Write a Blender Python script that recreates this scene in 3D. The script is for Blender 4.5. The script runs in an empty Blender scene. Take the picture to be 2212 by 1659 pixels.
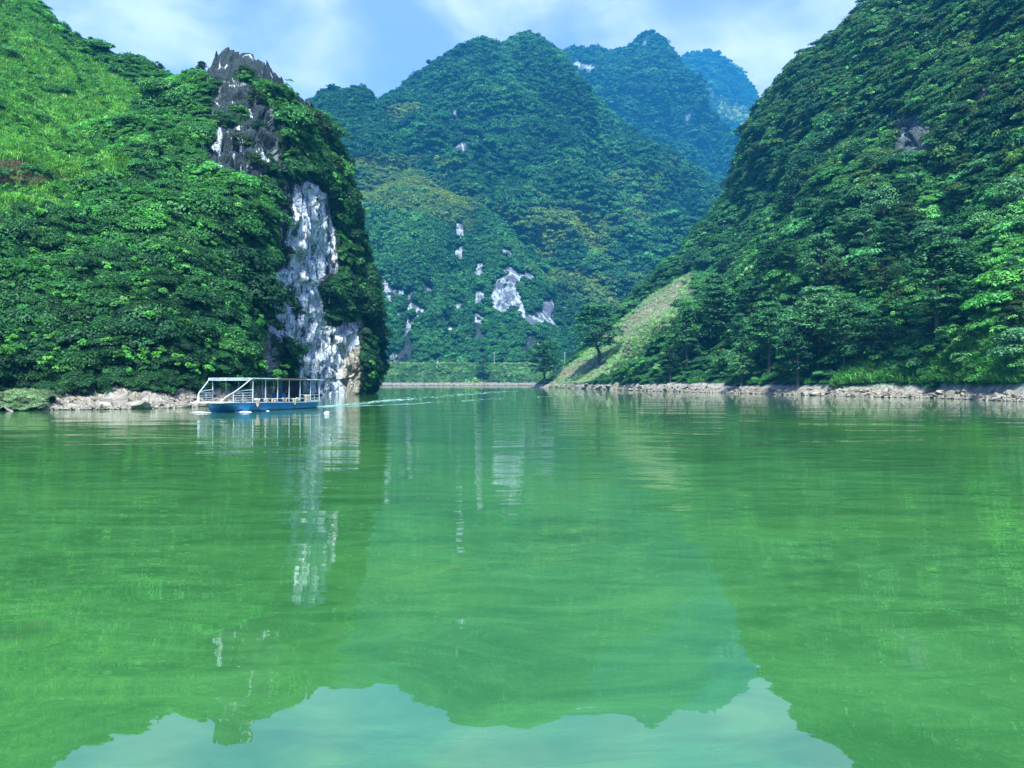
import bpy, math, random
import numpy as np
from mathutils import Vector, Matrix

C = bpy.context.scene.collection
D = bpy.data
scene = bpy.context.scene
rng = np.random.default_rng(11)
random.seed(5)
rad = math.radians

# ------------------------------------------------------------------ camera
H = 3.0            # eye height over the lake
F_PX = 768.0       # focal length in pixels of the 1024 wide picture
HORIZ = 381.5
cd = D.cameras.new('camera'); cam = D.objects.new('camera', cd); C.objects.link(cam)
cd.sensor_width = 36.0; cd.lens = 36.0 * F_PX / 1024.0
cd.shift_y = -(384 - HORIZ) / 1024.0
cd.clip_start = 0.1; cd.clip_end = 12000
cam.location = (0, 0, H); cam.rotation_euler = (rad(90), 0, 0)
scene.camera = cam

# ------------------------------------------------------------------ render settings
scene.render.engine = 'CYCLES'
scene.view_settings.view_transform = 'Standard'
scene.view_settings.look = 'None'
scene.view_settings.gamma = 1.0
scene.view_settings.exposure = 1.32
cy = scene.cycles
cy.use_denoising = True
cy.max_bounces = 6; cy.diffuse_bounces = 2; cy.glossy_bounces = 3; cy.transmission_bounces = 3
cy.volume_bounces = 0; cy.transparent_max_bounces = 8
cy.caustics_reflective = False; cy.caustics_refractive = False

# ------------------------------------------------------------------ world: sky with thin clouds
SUN_EL, SUN_AZ = rad(53), rad(182)      # azimuth from +Y, clockwise: high, behind the camera, from its left
w = D.worlds.new('World'); scene.world = w; w.use_nodes = True
nt = w.node_tree; N = nt.nodes; L = nt.links; N.clear()
out = N.new('ShaderNodeOutputWorld'); bg = N.new('ShaderNodeBackground'); bg.inputs[1].default_value = 0.12
sky = N.new('ShaderNodeTexSky'); sky.sky_type = 'NISHITA'; sky.sun_disc = False
sky.sun_elevation = SUN_EL; sky.sun_rotation = SUN_AZ; sky.altitude = 200; sky.air_density = 1.3; sky.dust_density = 0.6; sky.ozone_density = 2.0
tc = N.new('ShaderNodeTexCoord')

def nmath(op, a=None, b=None, c=None, clamp=False):
    n = N.new('ShaderNodeMath'); n.operation = op; n.use_clamp = clamp
    for i, v in enumerate((a, b, c)):
        if v is None: continue
        if isinstance(v, (int, float)): n.inputs[i].default_value = v
        else: L.new(v, n.inputs[i])
    return n.outputs[0]

def dirpx(X, Y):      # direction of a point of the 2212 wide view
    v = Vector(((X / 2.1602 - 512) / F_PX, 1.0, (HORIZ - Y / 2.1602) / F_PX)); v.normalize(); return v

mp = N.new('ShaderNodeMapping'); mp.inputs['Scale'].default_value = (1, 1, 1.7)
L.new(tc.outputs['Generated'], mp.inputs['Vector'])
n1 = N.new('ShaderNodeTexNoise'); n1.inputs['Scale'].default_value = 5.5; n1.inputs['Detail'].default_value = 6; n1.inputs['Roughness'].default_value = 0.5
n1.inputs['Distortion'].default_value = 0.25
L.new(mp.outputs[0], n1.inputs['Vector'])
bright = None
for (X, Y, r, s) in ((300, 60, .26, .9), (560, 20, .17, .5), (120, 20, .22, .7), (1810, 20, .22, 1.0), (1660, 70, .13, .6), (1090, 60, .12, .35), (1330, 60, .10, .3)):
    d = dirpx(X, Y)
    dp = N.new('ShaderNodeVectorMath'); dp.operation = 'DISTANCE'; dp.inputs[1].default_value = d
    L.new(tc.outputs['Generated'], dp.inputs[0])
    f = nmath('MULTIPLY', nmath('SUBTRACT', 1.0, nmath('DIVIDE', dp.outputs['Value'], r), clamp=True), s)
    bright = f if bright is None else nmath('MAXIMUM', bright, f)
# high overcast overhead so the light falls mostly from above
sx = N.new('ShaderNodeSeparateXYZ'); L.new(tc.outputs['Generated'], sx.inputs[0])
up = nmath('MULTIPLY', nmath('SUBTRACT', sx.outputs[2], 0.42, clamp=True), 0.0, clamp=True)
m = nmath('MAXIMUM', bright, up)
m = nmath('ADD', m, nmath('MULTIPLY', nmath('SUBTRACT', n1.outputs['Fac'], 0.5), 3.0))
mr = N.new('ShaderNodeMapRange'); mr.interpolation_type = 'SMOOTHSTEP'
mr.inputs[1].default_value = -0.05; mr.inputs[2].default_value = 0.95
L.new(m, mr.inputs[0])
mx = N.new('ShaderNodeMix'); mx.data_type = 'RGBA'
L.new(mr.outputs[0], mx.inputs[0]); mx.inputs[6].default_value = (1.95, 2.2, 5.6, 1); mx.inputs[7].default_value = (5.8, 5.8, 7.0, 1)
mx2 = N.new('ShaderNodeMix'); mx2.data_type = 'RGBA'; mx2.inputs[0].default_value = 0.9
L.new(sky.outputs[0], mx2.inputs[6]); L.new(mx.outputs[2], mx2.inputs[7])
L.new(mx2.outputs[2], bg.inputs[0]); L.new(bg.outputs[0], out.inputs[0])

# ------------------------------------------------------------------ sun
sl = D.lights.new('sun', 'SUN'); sl.energy = 5.0; sl.angle = rad(9); sl.color = (0.97, 1.0, 0.93)
so = D.objects.new('sun', sl); C.objects.link(so)
sd = Vector((math.sin(SUN_AZ) * math.cos(SUN_EL), math.cos(SUN_AZ) * math.cos(SUN_EL), math.sin(SUN_EL)))
so.rotation_euler = sd.to_track_quat('Z', 'Y').to_euler(); so.location = (0, -50, 200)

# ------------------------------------------------------------------ helpers
def P(X, Y, d):
    """world point seen at (X, Y) of the 2212 wide view at depth d"""
    return np.array([(X / 2.1602 - 512) / F_PX * d, d, H + (HORIZ - Y / 2.1602) / F_PX * d])

def proj(W):
    W = np.asarray(W); d = np.maximum(W[..., 1], 1e-3)
    return (W[..., 0] / d * F_PX + 512) * 2.1602, (HORIZ - (W[..., 2] - H) / d * F_PX) * 2.1602

def _hash(ix, iy, iz, seed):
    h = (ix * 374761393 + iy * 668265263 + iz * 2147483647 + seed * 974634777) & 0xffffffff
    h = ((h ^ (h >> 13)) * 1274126177) & 0xffffffff
    h = ((h ^ (h >> 15)) * 2246822519) & 0xffffffff
    return ((h ^ (h >> 16)) & 0xffffff) / 16777215.0

def vnoise(p, seed=0):
    p = np.asarray(p, dtype=np.float64); i = np.floor(p).astype(np.int64); f = p - i
    f = f * f * f * (f * (f * 6 - 15) + 10)
    x, y, z = i[..., 0], i[..., 1], i[..., 2]; r = 0
    for dx in (0, 1):
        wx = f[..., 0] if dx else 1 - f[..., 0]
        for dy in (0, 1):
            wy = f[..., 1] if dy else 1 - f[..., 1]
            for dz in (0, 1):
                wz = f[..., 2] if dz else 1 - f[..., 2]
                r = r + wx * wy * wz * _hash(x + dx, y + dy, z + dz, seed)
    return r * 2 - 1

def fbm(p, octs=4, seed=0, rough=0.5):
    a, r, t = 1.0, 0, 0
    p = np.asarray(p, dtype=np.float64)
    for o in range(octs):
        r = r + a * vnoise(p, seed + o * 17); t += a; a *= rough; p = p * 2.03 + 7.1
    return r / t

def ridged(p, octs=4, seed=0):
    a, r, t = 1.0, 0, 0
    p = np.asarray(p, dtype=np.float64)
    for o in range(octs):
        r = r + a * (1 - np.abs(vnoise(p, seed + o * 13)) * 2); t += a; a *= 0.55; p = p * 2.1 + 3.3
    return r / t

def cells(p, seed=0):
    """faceted blocks: value and edge distance of a 3-D Voronoi"""
    p = np.asarray(p, dtype=np.float64); i = np.floor(p).astype(np.int64)
    d1 = np.full(p.shape[:-1], 9.0); d2 = d1.copy(); val = d1 * 0
    for dx in (-1, 0, 1):
        for dy in (-1, 0, 1):
            for dz in (-1, 0, 1):
                cx, cyy, cz = i[..., 0] + dx, i[..., 1] + dy, i[..., 2] + dz
                q = np.stack([cx + _hash(cx, cyy, cz, seed), cyy + _hash(cx, cyy, cz, seed + 1), cz + _hash(cx, cyy, cz, seed + 2)], -1)
                dd = np.linalg.norm(p - q, axis=-1); v = _hash(cx, cyy, cz, seed + 3)
                closer = dd < d1
                d2 = np.where(closer, d1, np.minimum(d2, dd)); val = np.where(closer, v, val); d1 = np.where(closer, dd, d1)
    return val, d2 - d1

def inpoly(X, Y, poly):
    r = np.zeros(np.shape(X), bool); n = len(poly)
    for a in range(n):
        x0, y0 = poly[a]; x1, y1 = poly[(a + 1) % n]
        if y0 == y1: continue
        r ^= ((y0 > Y) != (y1 > Y)) & (X < (x1 - x0) * (Y - y0) / (y1 - y0) + x0)
    return r

def zone(X, Y, poly, W=None, jit=10.0, sc=0.25, seed=0):
    """1 inside the patch; the rim wanders with noise fixed to the ground"""
    if W is not None:
        X = X + fbm(W * sc, 3, seed) * jit; Y = Y + fbm(W * sc, 3, seed + 50) * jit
    return inpoly(X, Y, poly).astype(float)

def mesh_obj(name, verts, faces, mat=None, parent=None, smooth=False, link=True):
    me = D.meshes.new(name)
    verts = np.asarray(verts, dtype=np.float32)
    if isinstance(faces, np.ndarray):
        nf, k = faces.shape
        me.vertices.add(len(verts)); me.vertices.foreach_set('co', verts.ravel())
        me.loops.add(nf * k); me.loops.foreach_set('vertex_index', faces.astype(np.int32).ravel())
        me.polygons.add(nf); me.polygons.foreach_set('loop_start', np.arange(nf, dtype=np.int32) * k)
        me.polygons.foreach_set('loop_total', np.full(nf, k, dtype=np.int32))
        me.update(calc_edges=True)
    else:
        me.from_pydata([tuple(v) for v in verts], [], faces); me.update()
    if smooth: me.polygons.foreach_set('use_smooth', np.ones(len(me.polygons), bool))
    if mat: me.materials.append(mat)
    o = D.objects.new(name, me)
    if link: C.objects.link(o)
    if parent: o.parent = parent
    return o

def tag(o, label=None, cat=None, group=None, kind=None):
    if label: o['label'] = label
    if cat: o['category'] = cat
    if group: o['group'] = group
    if kind: o['kind'] = kind
    return o

def empty(name, loc, rz=0.0):
    o = D.objects.new(name, None); o.empty_display_size = 0.3; C.objects.link(o)
    o.location = loc; o.rotation_euler = (0, 0, rz); return o

def copy_tree(o, parent=None):
    c = o.copy(); C.objects.link(c)
    if parent: c.parent = parent
    for ch in list(o.children): copy_tree(ch, c)
    return c

class MB:
    """collects boxes and tubes into one mesh"""
    def __init__(s): s.v = []; s.f = []
    def add(s, v, f):
        b = len(s.v); s.v += [tuple(map(float, q)) for q in v]; s.f += [tuple(i + b for i in q) for q in f]; return s
    def box(s, x0, y0, z0, x1, y1, z1):
        v = [(x, y, z) for z in (z0, z1) for y in (y0, y1) for x in (x0, x1)]
        return s.add(v, [(0, 2, 3, 1), (4, 5, 7, 6), (0, 1, 5, 4), (2, 6, 7, 3), (0, 4, 6, 2), (1, 3, 7, 5)])
    def tube(s, pts, r, n=8):
        pts = [Vector(p) for p in pts]; rs = r if isinstance(r, (list, tuple)) else [r] * len(pts)
        v = []; u = None
        for i, p in enumerate(pts):
            t = (pts[min(i + 1, len(pts) - 1)] - pts[max(i - 1, 0)]).normalized()
            if u is None: u = t.orthogonal().normalized()
            else:
                u = (u - t * u.dot(t)); u = u.normalized() if u.length > 1e-6 else t.orthogonal().normalized()
            w_ = t.cross(u)
            for k in range(n):
                a = 2 * math.pi * k / n; v.append(p + (u * math.cos(a) + w_ * math.sin(a)) * rs[i])
        f = []
        for i in range(len(pts) - 1):
            for k in range(n):
                a, b = i * n + k, i * n + (k + 1) % n; f.append((a, b, b + n, a + n))
        f.append(tuple(range(n))[::-1]); f.append(tuple(range((len(pts) - 1) * n, len(pts) * n)))
        return s.add(v, f)
    def build(s, name, mat, parent=None, smooth=False):
        return mesh_obj(name, s.v, s.f, mat, parent, smooth)

# ------------------------------------------------------------------ materials
class MT:
    def __init__(s, name):
        s.m = D.materials.new(name); s.m.use_nodes = True; s.t = s.m.node_tree; s.N = s.t.nodes; s.L = s.t.links; s.N.clear()
        s.out = s.N.new('ShaderNodeOutputMaterial')
    def n(s, typ, **kw):
        x = s.N.new(typ)
        for k, v in kw.items(): setattr(x, k, v)
        return x
    def set(s, sock, v):
        if isinstance(v, bpy.types.NodeSocket): s.L.new(v, sock)
        else: sock.default_value = v
    def math(s, op, a, b=0.0, clamp=False):
        x = s.n('ShaderNodeMath', operation=op, use_clamp=clamp); s.set(x.inputs[0], a); s.set(x.inputs[1], b); return x.outputs[0]
    def mix(s, f, a, b, blend='MIX'):
        x = s.n('ShaderNodeMix', data_type='RGBA', blend_type=blend); s.set(x.inputs[0], f)
        for i, c in ((6, a), (7, b)):
            s.set(x.inputs[i], c if isinstance(c, bpy.types.NodeSocket) else (*c, 1))
        return x.outputs[2]
    def noise(s, scale, detail=4, vec=None, rough=0.5, dist=0.0, out='Fac'):
        x = s.n('ShaderNodeTexNoise'); x.inputs['Scale'].default_value = scale; x.inputs['Detail'].default_value = detail
        x.inputs['Roughness'].default_value = rough; x.inputs['Distortion'].default_value = dist
        if vec: s.L.new(vec, x.inputs['Vector'])
        return x.outputs[out]
    def map(s, scale=(1, 1, 1), rot=(0, 0, 0)):
        g = s.n('ShaderNodeTexCoord'); x = s.n('ShaderNodeMapping'); x.inputs['Scale'].default_value = scale; x.inputs['Rotation'].default_value = rot
        s.L.new(g.outputs['Object'], x.inputs['Vector']); return x.outputs[0]
    def step(s, v, a, b):
        x = s.n('ShaderNodeMapRange', interpolation_type='SMOOTHSTEP'); s.set(x.inputs[0], v)
        x.inputs[1].default_value = a; x.inputs[2].default_value = b; return x.outputs[0]
    def attr(s, name, typ='GEOMETRY'):
        x = s.n('ShaderNodeAttribute', attribute_name=name, attribute_type=typ); return x
    def bump(s, h, strength, dist=1.0):
        x = s.n('ShaderNodeBump'); s.set(x.inputs['Height'], h); x.inputs['Strength'].default_value = strength; x.inputs['Distance'].default_value = dist
        return x.outputs[0]
    def principled(s, col, rough=0.8, spec=0.3, normal=None, metal=0.0):
        x = s.n('ShaderNodeBsdfPrincipled'); s.set(x.inputs['Base Color'], col if isinstance(col, bpy.types.NodeSocket) else (*col, 1))
        s.set(x.inputs['Roughness'], rough); x.inputs['Specular IOR Level'].default_value = spec; x.inputs['Metallic'].default_value = metal
        if normal: s.L.new(normal, x.inputs['Normal'])
        s.L.new(x.outputs[0], s.out.inputs[0]); return x

def simple(name, col, rough=0.6, var=0.15, scale=3.0, spec=0.3, metal=0.0):
    m = MT(name); f = m.noise(scale, 5, m.map(), rough=0.6)
    c = m.mix(m.step(f, 0.3, 0.7), tuple(x * (1 - var) for x in col), tuple(min(1, x * (1 + var)) for x in col))
    m.principled(c, rough, spec, metal=metal); return m.m

def rock_nodes(m, zone_dark=None, zone_tan=None, scale=1.0):
    """limestone: pale faces, dark rain streaks, tan near the water"""
    vs = m.map((0.42 * scale, 0.42 * scale, 0.09 * scale)); vo = m.map((0.5 * scale,) * 3)
    streak = m.noise(1.0, 6, vs, 0.6, 0.6); blot = m.noise(1.0, 6, vo, 0.6, 0.4); fine = m.noise(5.0 * scale, 5, vo, 0.65)
    base = m.mix(m.step(blot, 0.35, 0.7), (0.50, 0.56, 0.59), (0.74, 0.79, 0.82)) if scale > 0.5 else m.mix(m.step(blot, 0.35, 0.7), (0.20, 0.25, 0.28), (0.48, 0.53, 0.56))
    base = m.mix(m.step(streak, 0.53, 0.60) if scale > 0.5 else m.step(streak, 0.46, 0.56), base, (0.085, 0.105, 0.13))
    st2 = m.noise(1.0, 7, m.map((1.6 * scale, 1.6 * scale, 0.30 * scale)), 0.65, 0.8)
    base = m.mix(m.math('MULTIPLY', m.step(st2, 0.53, 0.60), 0.85), base, (0.09, 0.115, 0.135))
    if zone_dark is not None:
        dk = m.mix(m.step(streak, 0.58, 0.63), (0.026, 0.040, 0.043), (0.50, 0.58, 0.60))
        dk = m.mix(m.step(fine, 0.5, 0.7), dk, (0.050, 0.066, 0.070))
        base = m.mix(zone_dark, base, dk)
    if zone_tan is not None:
        tn = m.mix(m.step(blot, 0.35, 0.65), (0.20, 0.18, 0.135), (0.40, 0.37, 0.30))
        base = m.mix(zone_tan, base, tn)
    vor = m.n('ShaderNodeTexVoronoi', feature='DISTANCE_TO_EDGE'); vor.inputs['Scale'].default_value = 0.62 * scale
    wv = m.n('ShaderNodeVectorMath', operation='ADD'); m.L.new(m.map((1, 1, 0.55)), wv.inputs[0])
    m.L.new(m.noise(0.9 * scale, 4, m.map(), out='Color'), wv.inputs[1]); m.L.new(wv.outputs[0], vor.inputs['Vector'])
    crack = m.step(vor.outputs['Distance'], 0.0, 0.045) if scale > 0.5 else m.step(fine, 0.36, 0.46)
    base = m.mix(m.math('MULTIPLY', m.math('SUBTRACT', 1.0, crack), m.step(blot, 0.52, 0.68)), base, (0.07, 0.085, 0.10))
    h = m.math('ADD', m.math('MULTIPLY', crack, 0.5), m.math('ADD', m.math('MULTIPLY', fine, 0.5), streak))
    return base, h

def terrain_mat(name, green_dark, green_bright, dry, scale=1.0, bump=1.0):
    m = MT(name)
    zr, zg, zt, zd, zy = (m.attr(k).outputs['Fac'] for k in ('zone_rock', 'zone_grass', 'zone_tan', 'zone_dark', 'zone_dry'))
    base, h = rock_nodes(m, zd, zt, scale)
    v = m.map((0.35 * scale,) * 3); f = m.noise(1.0, 8, v, 0.65); g = m.noise(9.0, 5, v, 0.7)
    soil = m.mix(m.step(f, 0.35, 0.65), tuple(x * 0.6 for x in green_dark), green_dark)
    gr = m.mix(m.step(g, 0.35, 0.65), tuple(x * 0.55 for x in green_bright), green_bright)
    soil = m.mix(zg, soil, gr)
    dr = m.mix(m.step(g, 0.4, 0.6), tuple(x * 0.55 for x in dry), dry)
    soil = m.mix(zy, soil, dr)
    col = m.mix(zr, soil, base)
    hh = m.mix(zr, (0, 0, 0), (1, 1, 1))
    b = m.bump(m.math('ADD', m.math('MULTIPLY', h, hh), m.math('MULTIPLY', g, 0.3)), 0.9, 0.55 * bump / scale)
    m.principled(col, 0.9, 0.15, b); return m.m

def leaf_mat(name, attr_type='INSTANCER', base=None, trans=0.3):
    m = MT(name)
    col = m.attr('col', attr_type).outputs['Color'] if base is None else None
    lv = m.attr('lv').outputs['Fac']
    if base is None:
        c = col
    else:
        oi = m.n('ShaderNodeObjectInfo'); c = m.mix(oi.outputs['Random'], tuple(x * 0.8 for x in base), tuple(x * 1.2 for x in base))
    sh = m.n('ShaderNodeMix', data_type='RGBA', blend_type='MULTIPLY'); sh.inputs[0].default_value = 1.0
    m.L.new(c, sh.inputs[6]); m.L.new(m.mix(lv, (0.42, 0.50, 0.52), (1.6, 1.5, 1.3)), sh.inputs[7])
    a = m.n('ShaderNodeBsdfDiffuse'); b = m.n('ShaderNodeBsdfTranslucent'); mxs = m.n('ShaderNodeMixShader'); mxs.inputs[0].default_value = trans
    m.L.new(sh.outputs[2], a.inputs[0]); m.L.new(sh.outputs[2], b.inputs[0])
    m.L.new(a.outputs[0], mxs.inputs[1]); m.L.new(b.outputs[0], mxs.inputs[2])
    gl = m.n('ShaderNodeBsdfGlossy'); gl.inputs['Roughness'].default_value = 0.45; gl.inputs[0].default_value = (0.8, 0.9, 1, 1)
    ms2 = m.n('ShaderNodeMixShader'); ms2.inputs[0].default_value = 0.012
    m.L.new(mxs.outputs[0], ms2.inputs[1]); m.L.new(gl.outputs[0], ms2.inputs[2]); m.L.new(ms2.outputs[0], m.out.inputs[0])
    return m.m

M_LEAF = leaf_mat('leaves')
M_TERR = terrain_mat('hill ground', (0.016, 0.042, 0.02), (0.06, 0.17, 0.025), (0.40, 0.34, 0.24))
M_MOUNT = terrain_mat('mountain ground', (0.014, 0.04, 0.026), (0.24, 0.33, 0.05), (0.30, 0.26, 0.18), 0.3, 1.0)

# ------------------------------------------------------------------ terrain sheets
class Sheet:
    pass

def pchip(x, xp, fp):
    """monotone-ish smooth interpolation of rows fp (n, ...) at xp"""
    xp = np.asarray(xp, float); fp = np.asarray(fp, float)
    i = np.clip(np.searchsorted(xp, x) - 1, 0, len(xp) - 2); t = (x - xp[i]) / (xp[i + 1] - xp[i]); t = np.clip(t, 0, 1)
    ts = 0.65 * t + 0.35 * (t * t * (3 - 2 * t))
    sh = (-1,) + (1,) * (fp.ndim - 1)
    return fp[i] * (1 - ts).reshape(sh) + fp[i + 1] * ts.reshape(sh)

def make_sheet(Xs, ctrl, nu, nv, disp=None, front_rows=None, vrows=None):
    """ctrl: (columns, rows, 3) world points"""
    ctrl = np.asarray(ctrl, float); Xs = np.asarray(Xs, float)
    xs = np.linspace(Xs[0], Xs[-1], nu) if isinstance(nu, int) else nu; nu = len(xs); A = pchip(xs, Xs, ctrl)           # nu, rows, 3
    R = ctrl.shape[1]
    vr = np.asarray(vrows if vrows is not None else np.linspace(0, R - 1, nv))
    W = np.swapaxes(pchip(vr, np.arange(R), np.swapaxes(A, 0, 1)), 0, 1)   # nu, nv, 3
    s = Sheet(); s.vr = vr; s.nu = nu; s.nv = len(vr)
    def normals(W):
        du = np.gradient(W, axis=0); dv = np.gradient(W, axis=1); n = np.cross(du, dv)
        n /= np.maximum(np.linalg.norm(n, axis=-1, keepdims=True), 1e-9); return n
    s.n0 = normals(W); s.W = W
    if disp is not None:
        W = W + disp(s)
        W[:, :, 1] = np.maximum(W[:, :, 1], 20)
    s.W = W; s.n = normals(W)
    s.front = (vr <= (front_rows if front_rows is not None else R - 2) + 0.02)
    s.X, s.Y = proj(W)
    s.z = {k: np.zeros(W.shape[:2]) for k in ('rock', 'grass', 'tan', 'dark', 'dry', 'bare')}
    return s

def sheet_object(s, name, mat, mask=None):
    nu, nv = s.nu, s.nv
    idx = np.arange(nu * nv).reshape(nu, nv)
    f = np.stack([idx[:-1, :-1], idx[1:, :-1], idx[1:, 1:], idx[:-1, 1:]], -1).reshape(-1, 4)
    V = s.W.reshape(-1, 3); used = None
    if mask is not None:
        f = f[mask.reshape(-1)]
        used = np.unique(f); rem = np.full(len(V), -1); rem[used] = np.arange(len(used)); f = rem[f]; V = V[used]
    o = mesh_obj(name, V, f, mat, smooth=True)
    for k, a in s.z.items():
        if k == 'bare': continue
        at = o.data.attributes.new('zone_' + k, 'FLOAT', 'POINT'); q = a.reshape(-1)
        at.data.foreach_set('value', (q if used is None else q[used]).astype(np.float32))
    return o

def grow(a, k):
    a = a.copy()
    for _ in range(k):
        b = a.copy(); b[1:] = np.maximum(b[1:], a[:-1]); b[:-1] = np.maximum(b[:-1], a[1:]); b[:, 1:] = np.maximum(b[:, 1:], a[:, :-1]); b[:, :-1] = np.maximum(b[:, :-1], a[:, 1:]); a = b
    return a

def sample(s, n, seed, keep=None, ymax=None):
    r = np.random.default_rng(seed)
    W = s.W; a = W[1:, :-1] - W[:-1, :-1]; b = W[:-1, 1:] - W[:-1, :-1]
    area = np.linalg.norm(np.cross(a, b), axis=-1)
    fr = s.front[1:][None, :] & (s.W[:-1, :-1, 2] > -0.2)
    area = area * fr
    area = area * (1 - np.maximum(s.z['bare'][:-1, :-1], 0))
    if keep is not None: area = area * keep(s)[:-1, :-1]
    p = area.ravel() / area.sum(); c = r.choice(len(p), n, p=p)
    i, j = np.divmod(c, area.shape[1]); u = r.random(n)[:, None]; v = r.random(n)[:, None]
    pos = W[i, j] * (1 - u) * (1 - v) + W[i + 1, j] * u * (1 - v) + W[i, j + 1] * (1 - u) * v + W[i + 1, j + 1] * u * v
    return pos, s.n[i, j], i, j, r

# ------------------------------------------------------------------ leaf prototypes
def leaves(cent, nrm, size, r, elong=1.7, spread=0.55):
    n = len(cent)
    nn = nrm + r.normal(0, spread, (n, 3)); nn /= np.linalg.norm(nn, axis=1, keepdims=True) + 1e-9
    t = np.cross(nn, r.normal(0, 1, (n, 3))); t /= np.linalg.norm(t, axis=1, keepdims=True) + 1e-9
    b = np.cross(nn, t); s = size[:, None] * r.uniform(0.7, 1.3, (n, 1))
    a0 = cent - t * s * elong * 0.5; a2 = cent + t * s * elong * 0.5 - nn * s * 0.3
    a1 = cent + b * s * 0.5 + nn * s * 0.12; a3 = cent - b * s * 0.5 + nn * s * 0.12
    V = np.stack([a0, a1, a2, a3], 1).reshape(-1, 3); Fa = np.arange(n * 4).reshape(n, 4)
    return V, Fa

def add_lv(o, r, vals=None):
    n = len(o.data.polygons); at = o.data.attributes.new('lv', 'FLOAT', 'FACE')
    at.data.foreach_set('value', (r.random(n) if vals is None else vals).astype(np.float32))

def bush_proto(name, seed, nleaf, leaf, lumps=10, flat=0.75, coll=None, layered=False):
    r = np.random.default_rng(seed); cs, ns, lv = [], [], []
    per = nleaf // lumps
    for k in range(lumps):
        a = r.uniform(0, 2 * math.pi); q = math.sqrt(r.random()) * 0.72; h = (1 - q * q * 0.8) * r.uniform(0.35, 0.8)
        c = np.array([q * math.cos(a), q * math.sin(a), h * flat]); R = r.uniform(0.22, 0.42)
        th = r.uniform(0, 2 * math.pi, per); cz = r.uniform(-0.35, 1, per); sz = np.sqrt(1 - cz * cz)
        d = np.stack([sz * np.cos(th), sz * np.sin(th), cz], 1)
        sq = np.array([1.25, 1.25, 0.5 if layered else 0.8])
        cs.append(c + d * R * sq * r.uniform(0.75, 1.08, (per, 1))); nn = d * np.array([0.7, 0.7, 1]) + np.array([0, 0, 0.7])
        ns.append(nn); lv.append(np.clip(0.5 + 0.3 * d[:, 2] * 0 + r.normal(0, 0.22, per) + r.normal(0, 0.12), 0, 1))
    cs, ns, lv = map(np.concatenate, (cs, ns, lv))
    V, Fa = leaves(cs, ns, np.full(len(cs), leaf), r, 1.9, 0.4)
    o = mesh_obj(name, V, Fa, M_LEAF, link=False); add_lv(o, r, lv); coll.objects.link(o); return o

def grass_proto(name, seed, n, coll):
    r = np.random.default_rng(seed); V = []; Fq = []
    for k in range(n):
        a = r.uniform(0, 6.283); q = math.sqrt(r.random()) * 0.8; b = np.array([q * math.cos(a), q * math.sin(a), 0])
        ln = r.uniform(0.4, 1.0); lean = r.normal(0, 0.35, 2); wv = r.uniform(0.03, 0.06); t = r.uniform(0, 6.283)
        s = np.array([math.cos(t), math.sin(t), 0]) * wv; mid = b + np.array([lean[0] * .4, lean[1] * .4, ln * .65]); tip = b + np.array([lean[0], lean[1], ln * 0.9])
        i = len(V); V += [b - s, b + s, mid + s, mid - s, tip]; Fq += [(i, i + 1, i + 2, i + 3), (i + 3, i + 2, i + 4)]
    o = mesh_obj(name, V, Fq, M_LEAF, link=False); add_lv(o, r); coll.objects.link(o); return o

def proto_coll(name): return D.collections.new(name)
PC_NEAR = proto_coll('near bushes'); PC_MID = proto_coll('mid bushes'); PC_FAR = proto_coll('far crowns'); PC_GRASS = proto_coll('grass tufts')
for k in range(6): bush_proto('shrub_near', 100 + k, 1150, 0.078, 13, coll=PC_NEAR, layered=(k % 2 == 0))
for k in range(6): bush_proto('shrub_mid', 200 + k, 800, 0.088, 12, coll=PC_MID, layered=(k % 3 != 2))
for k in range(5): bush_proto('crown_far', 300 + k, 260, 0.17, 9, flat=0.9, coll=PC_FAR)
for k in range(4): grass_proto('grass_tuft', 400 + k, 60, PC_GRASS)
PC_GRASS2 = proto_coll('sprays')
for k in range(5): bush_proto('leaf_spray', 500 + k, 150, 0.20, 5, flat=1.2, coll=PC_GRASS2)

def gn_scatter_tree(coll):
    ng = D.node_groups.new('scatter', 'GeometryNodeTree')
    ng.interface.new_socket('Geometry', in_out='INPUT', socket_type='NodeSocketGeometry')
    ng.interface.new_socket('Geometry', in_out='OUTPUT', socket_type='NodeSocketGeometry')
    a = ng.nodes; l = ng.links
    gi = a.new('NodeGroupInput'); go = a.new('NodeGroupOutput'); ip = a.new('GeometryNodeInstanceOnPoints'); ci = a.new('GeometryNodeCollectionInfo')
    ci.inputs[0].default_value = coll; ci.inputs[1].default_value = True; ci.inputs[2].default_value = True
    def na(t, nm):
        x = a.new('GeometryNodeInputNamedAttribute'); x.data_type = t; x.inputs[0].default_value = nm; return x.outputs[0]
    e = a.new('FunctionNodeEulerToRotation')
    l.new(gi.outputs[0], ip.inputs['Points']); l.new(ci.outputs[0], ip.inputs['Instance']); ip.inputs['Pick Instance'].default_value = True
    l.new(na('INT', 'idx'), ip.inputs['Instance Index']); l.new(na('FLOAT_VECTOR', 'rot'), e.inputs[0]); l.new(e.outputs[0], ip.inputs['Rotation'])
    l.new(na('FLOAT_VECTOR', 'scl'), ip.inputs['Scale']); l.new(ip.outputs[0], go.inputs[0]); return ng

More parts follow.
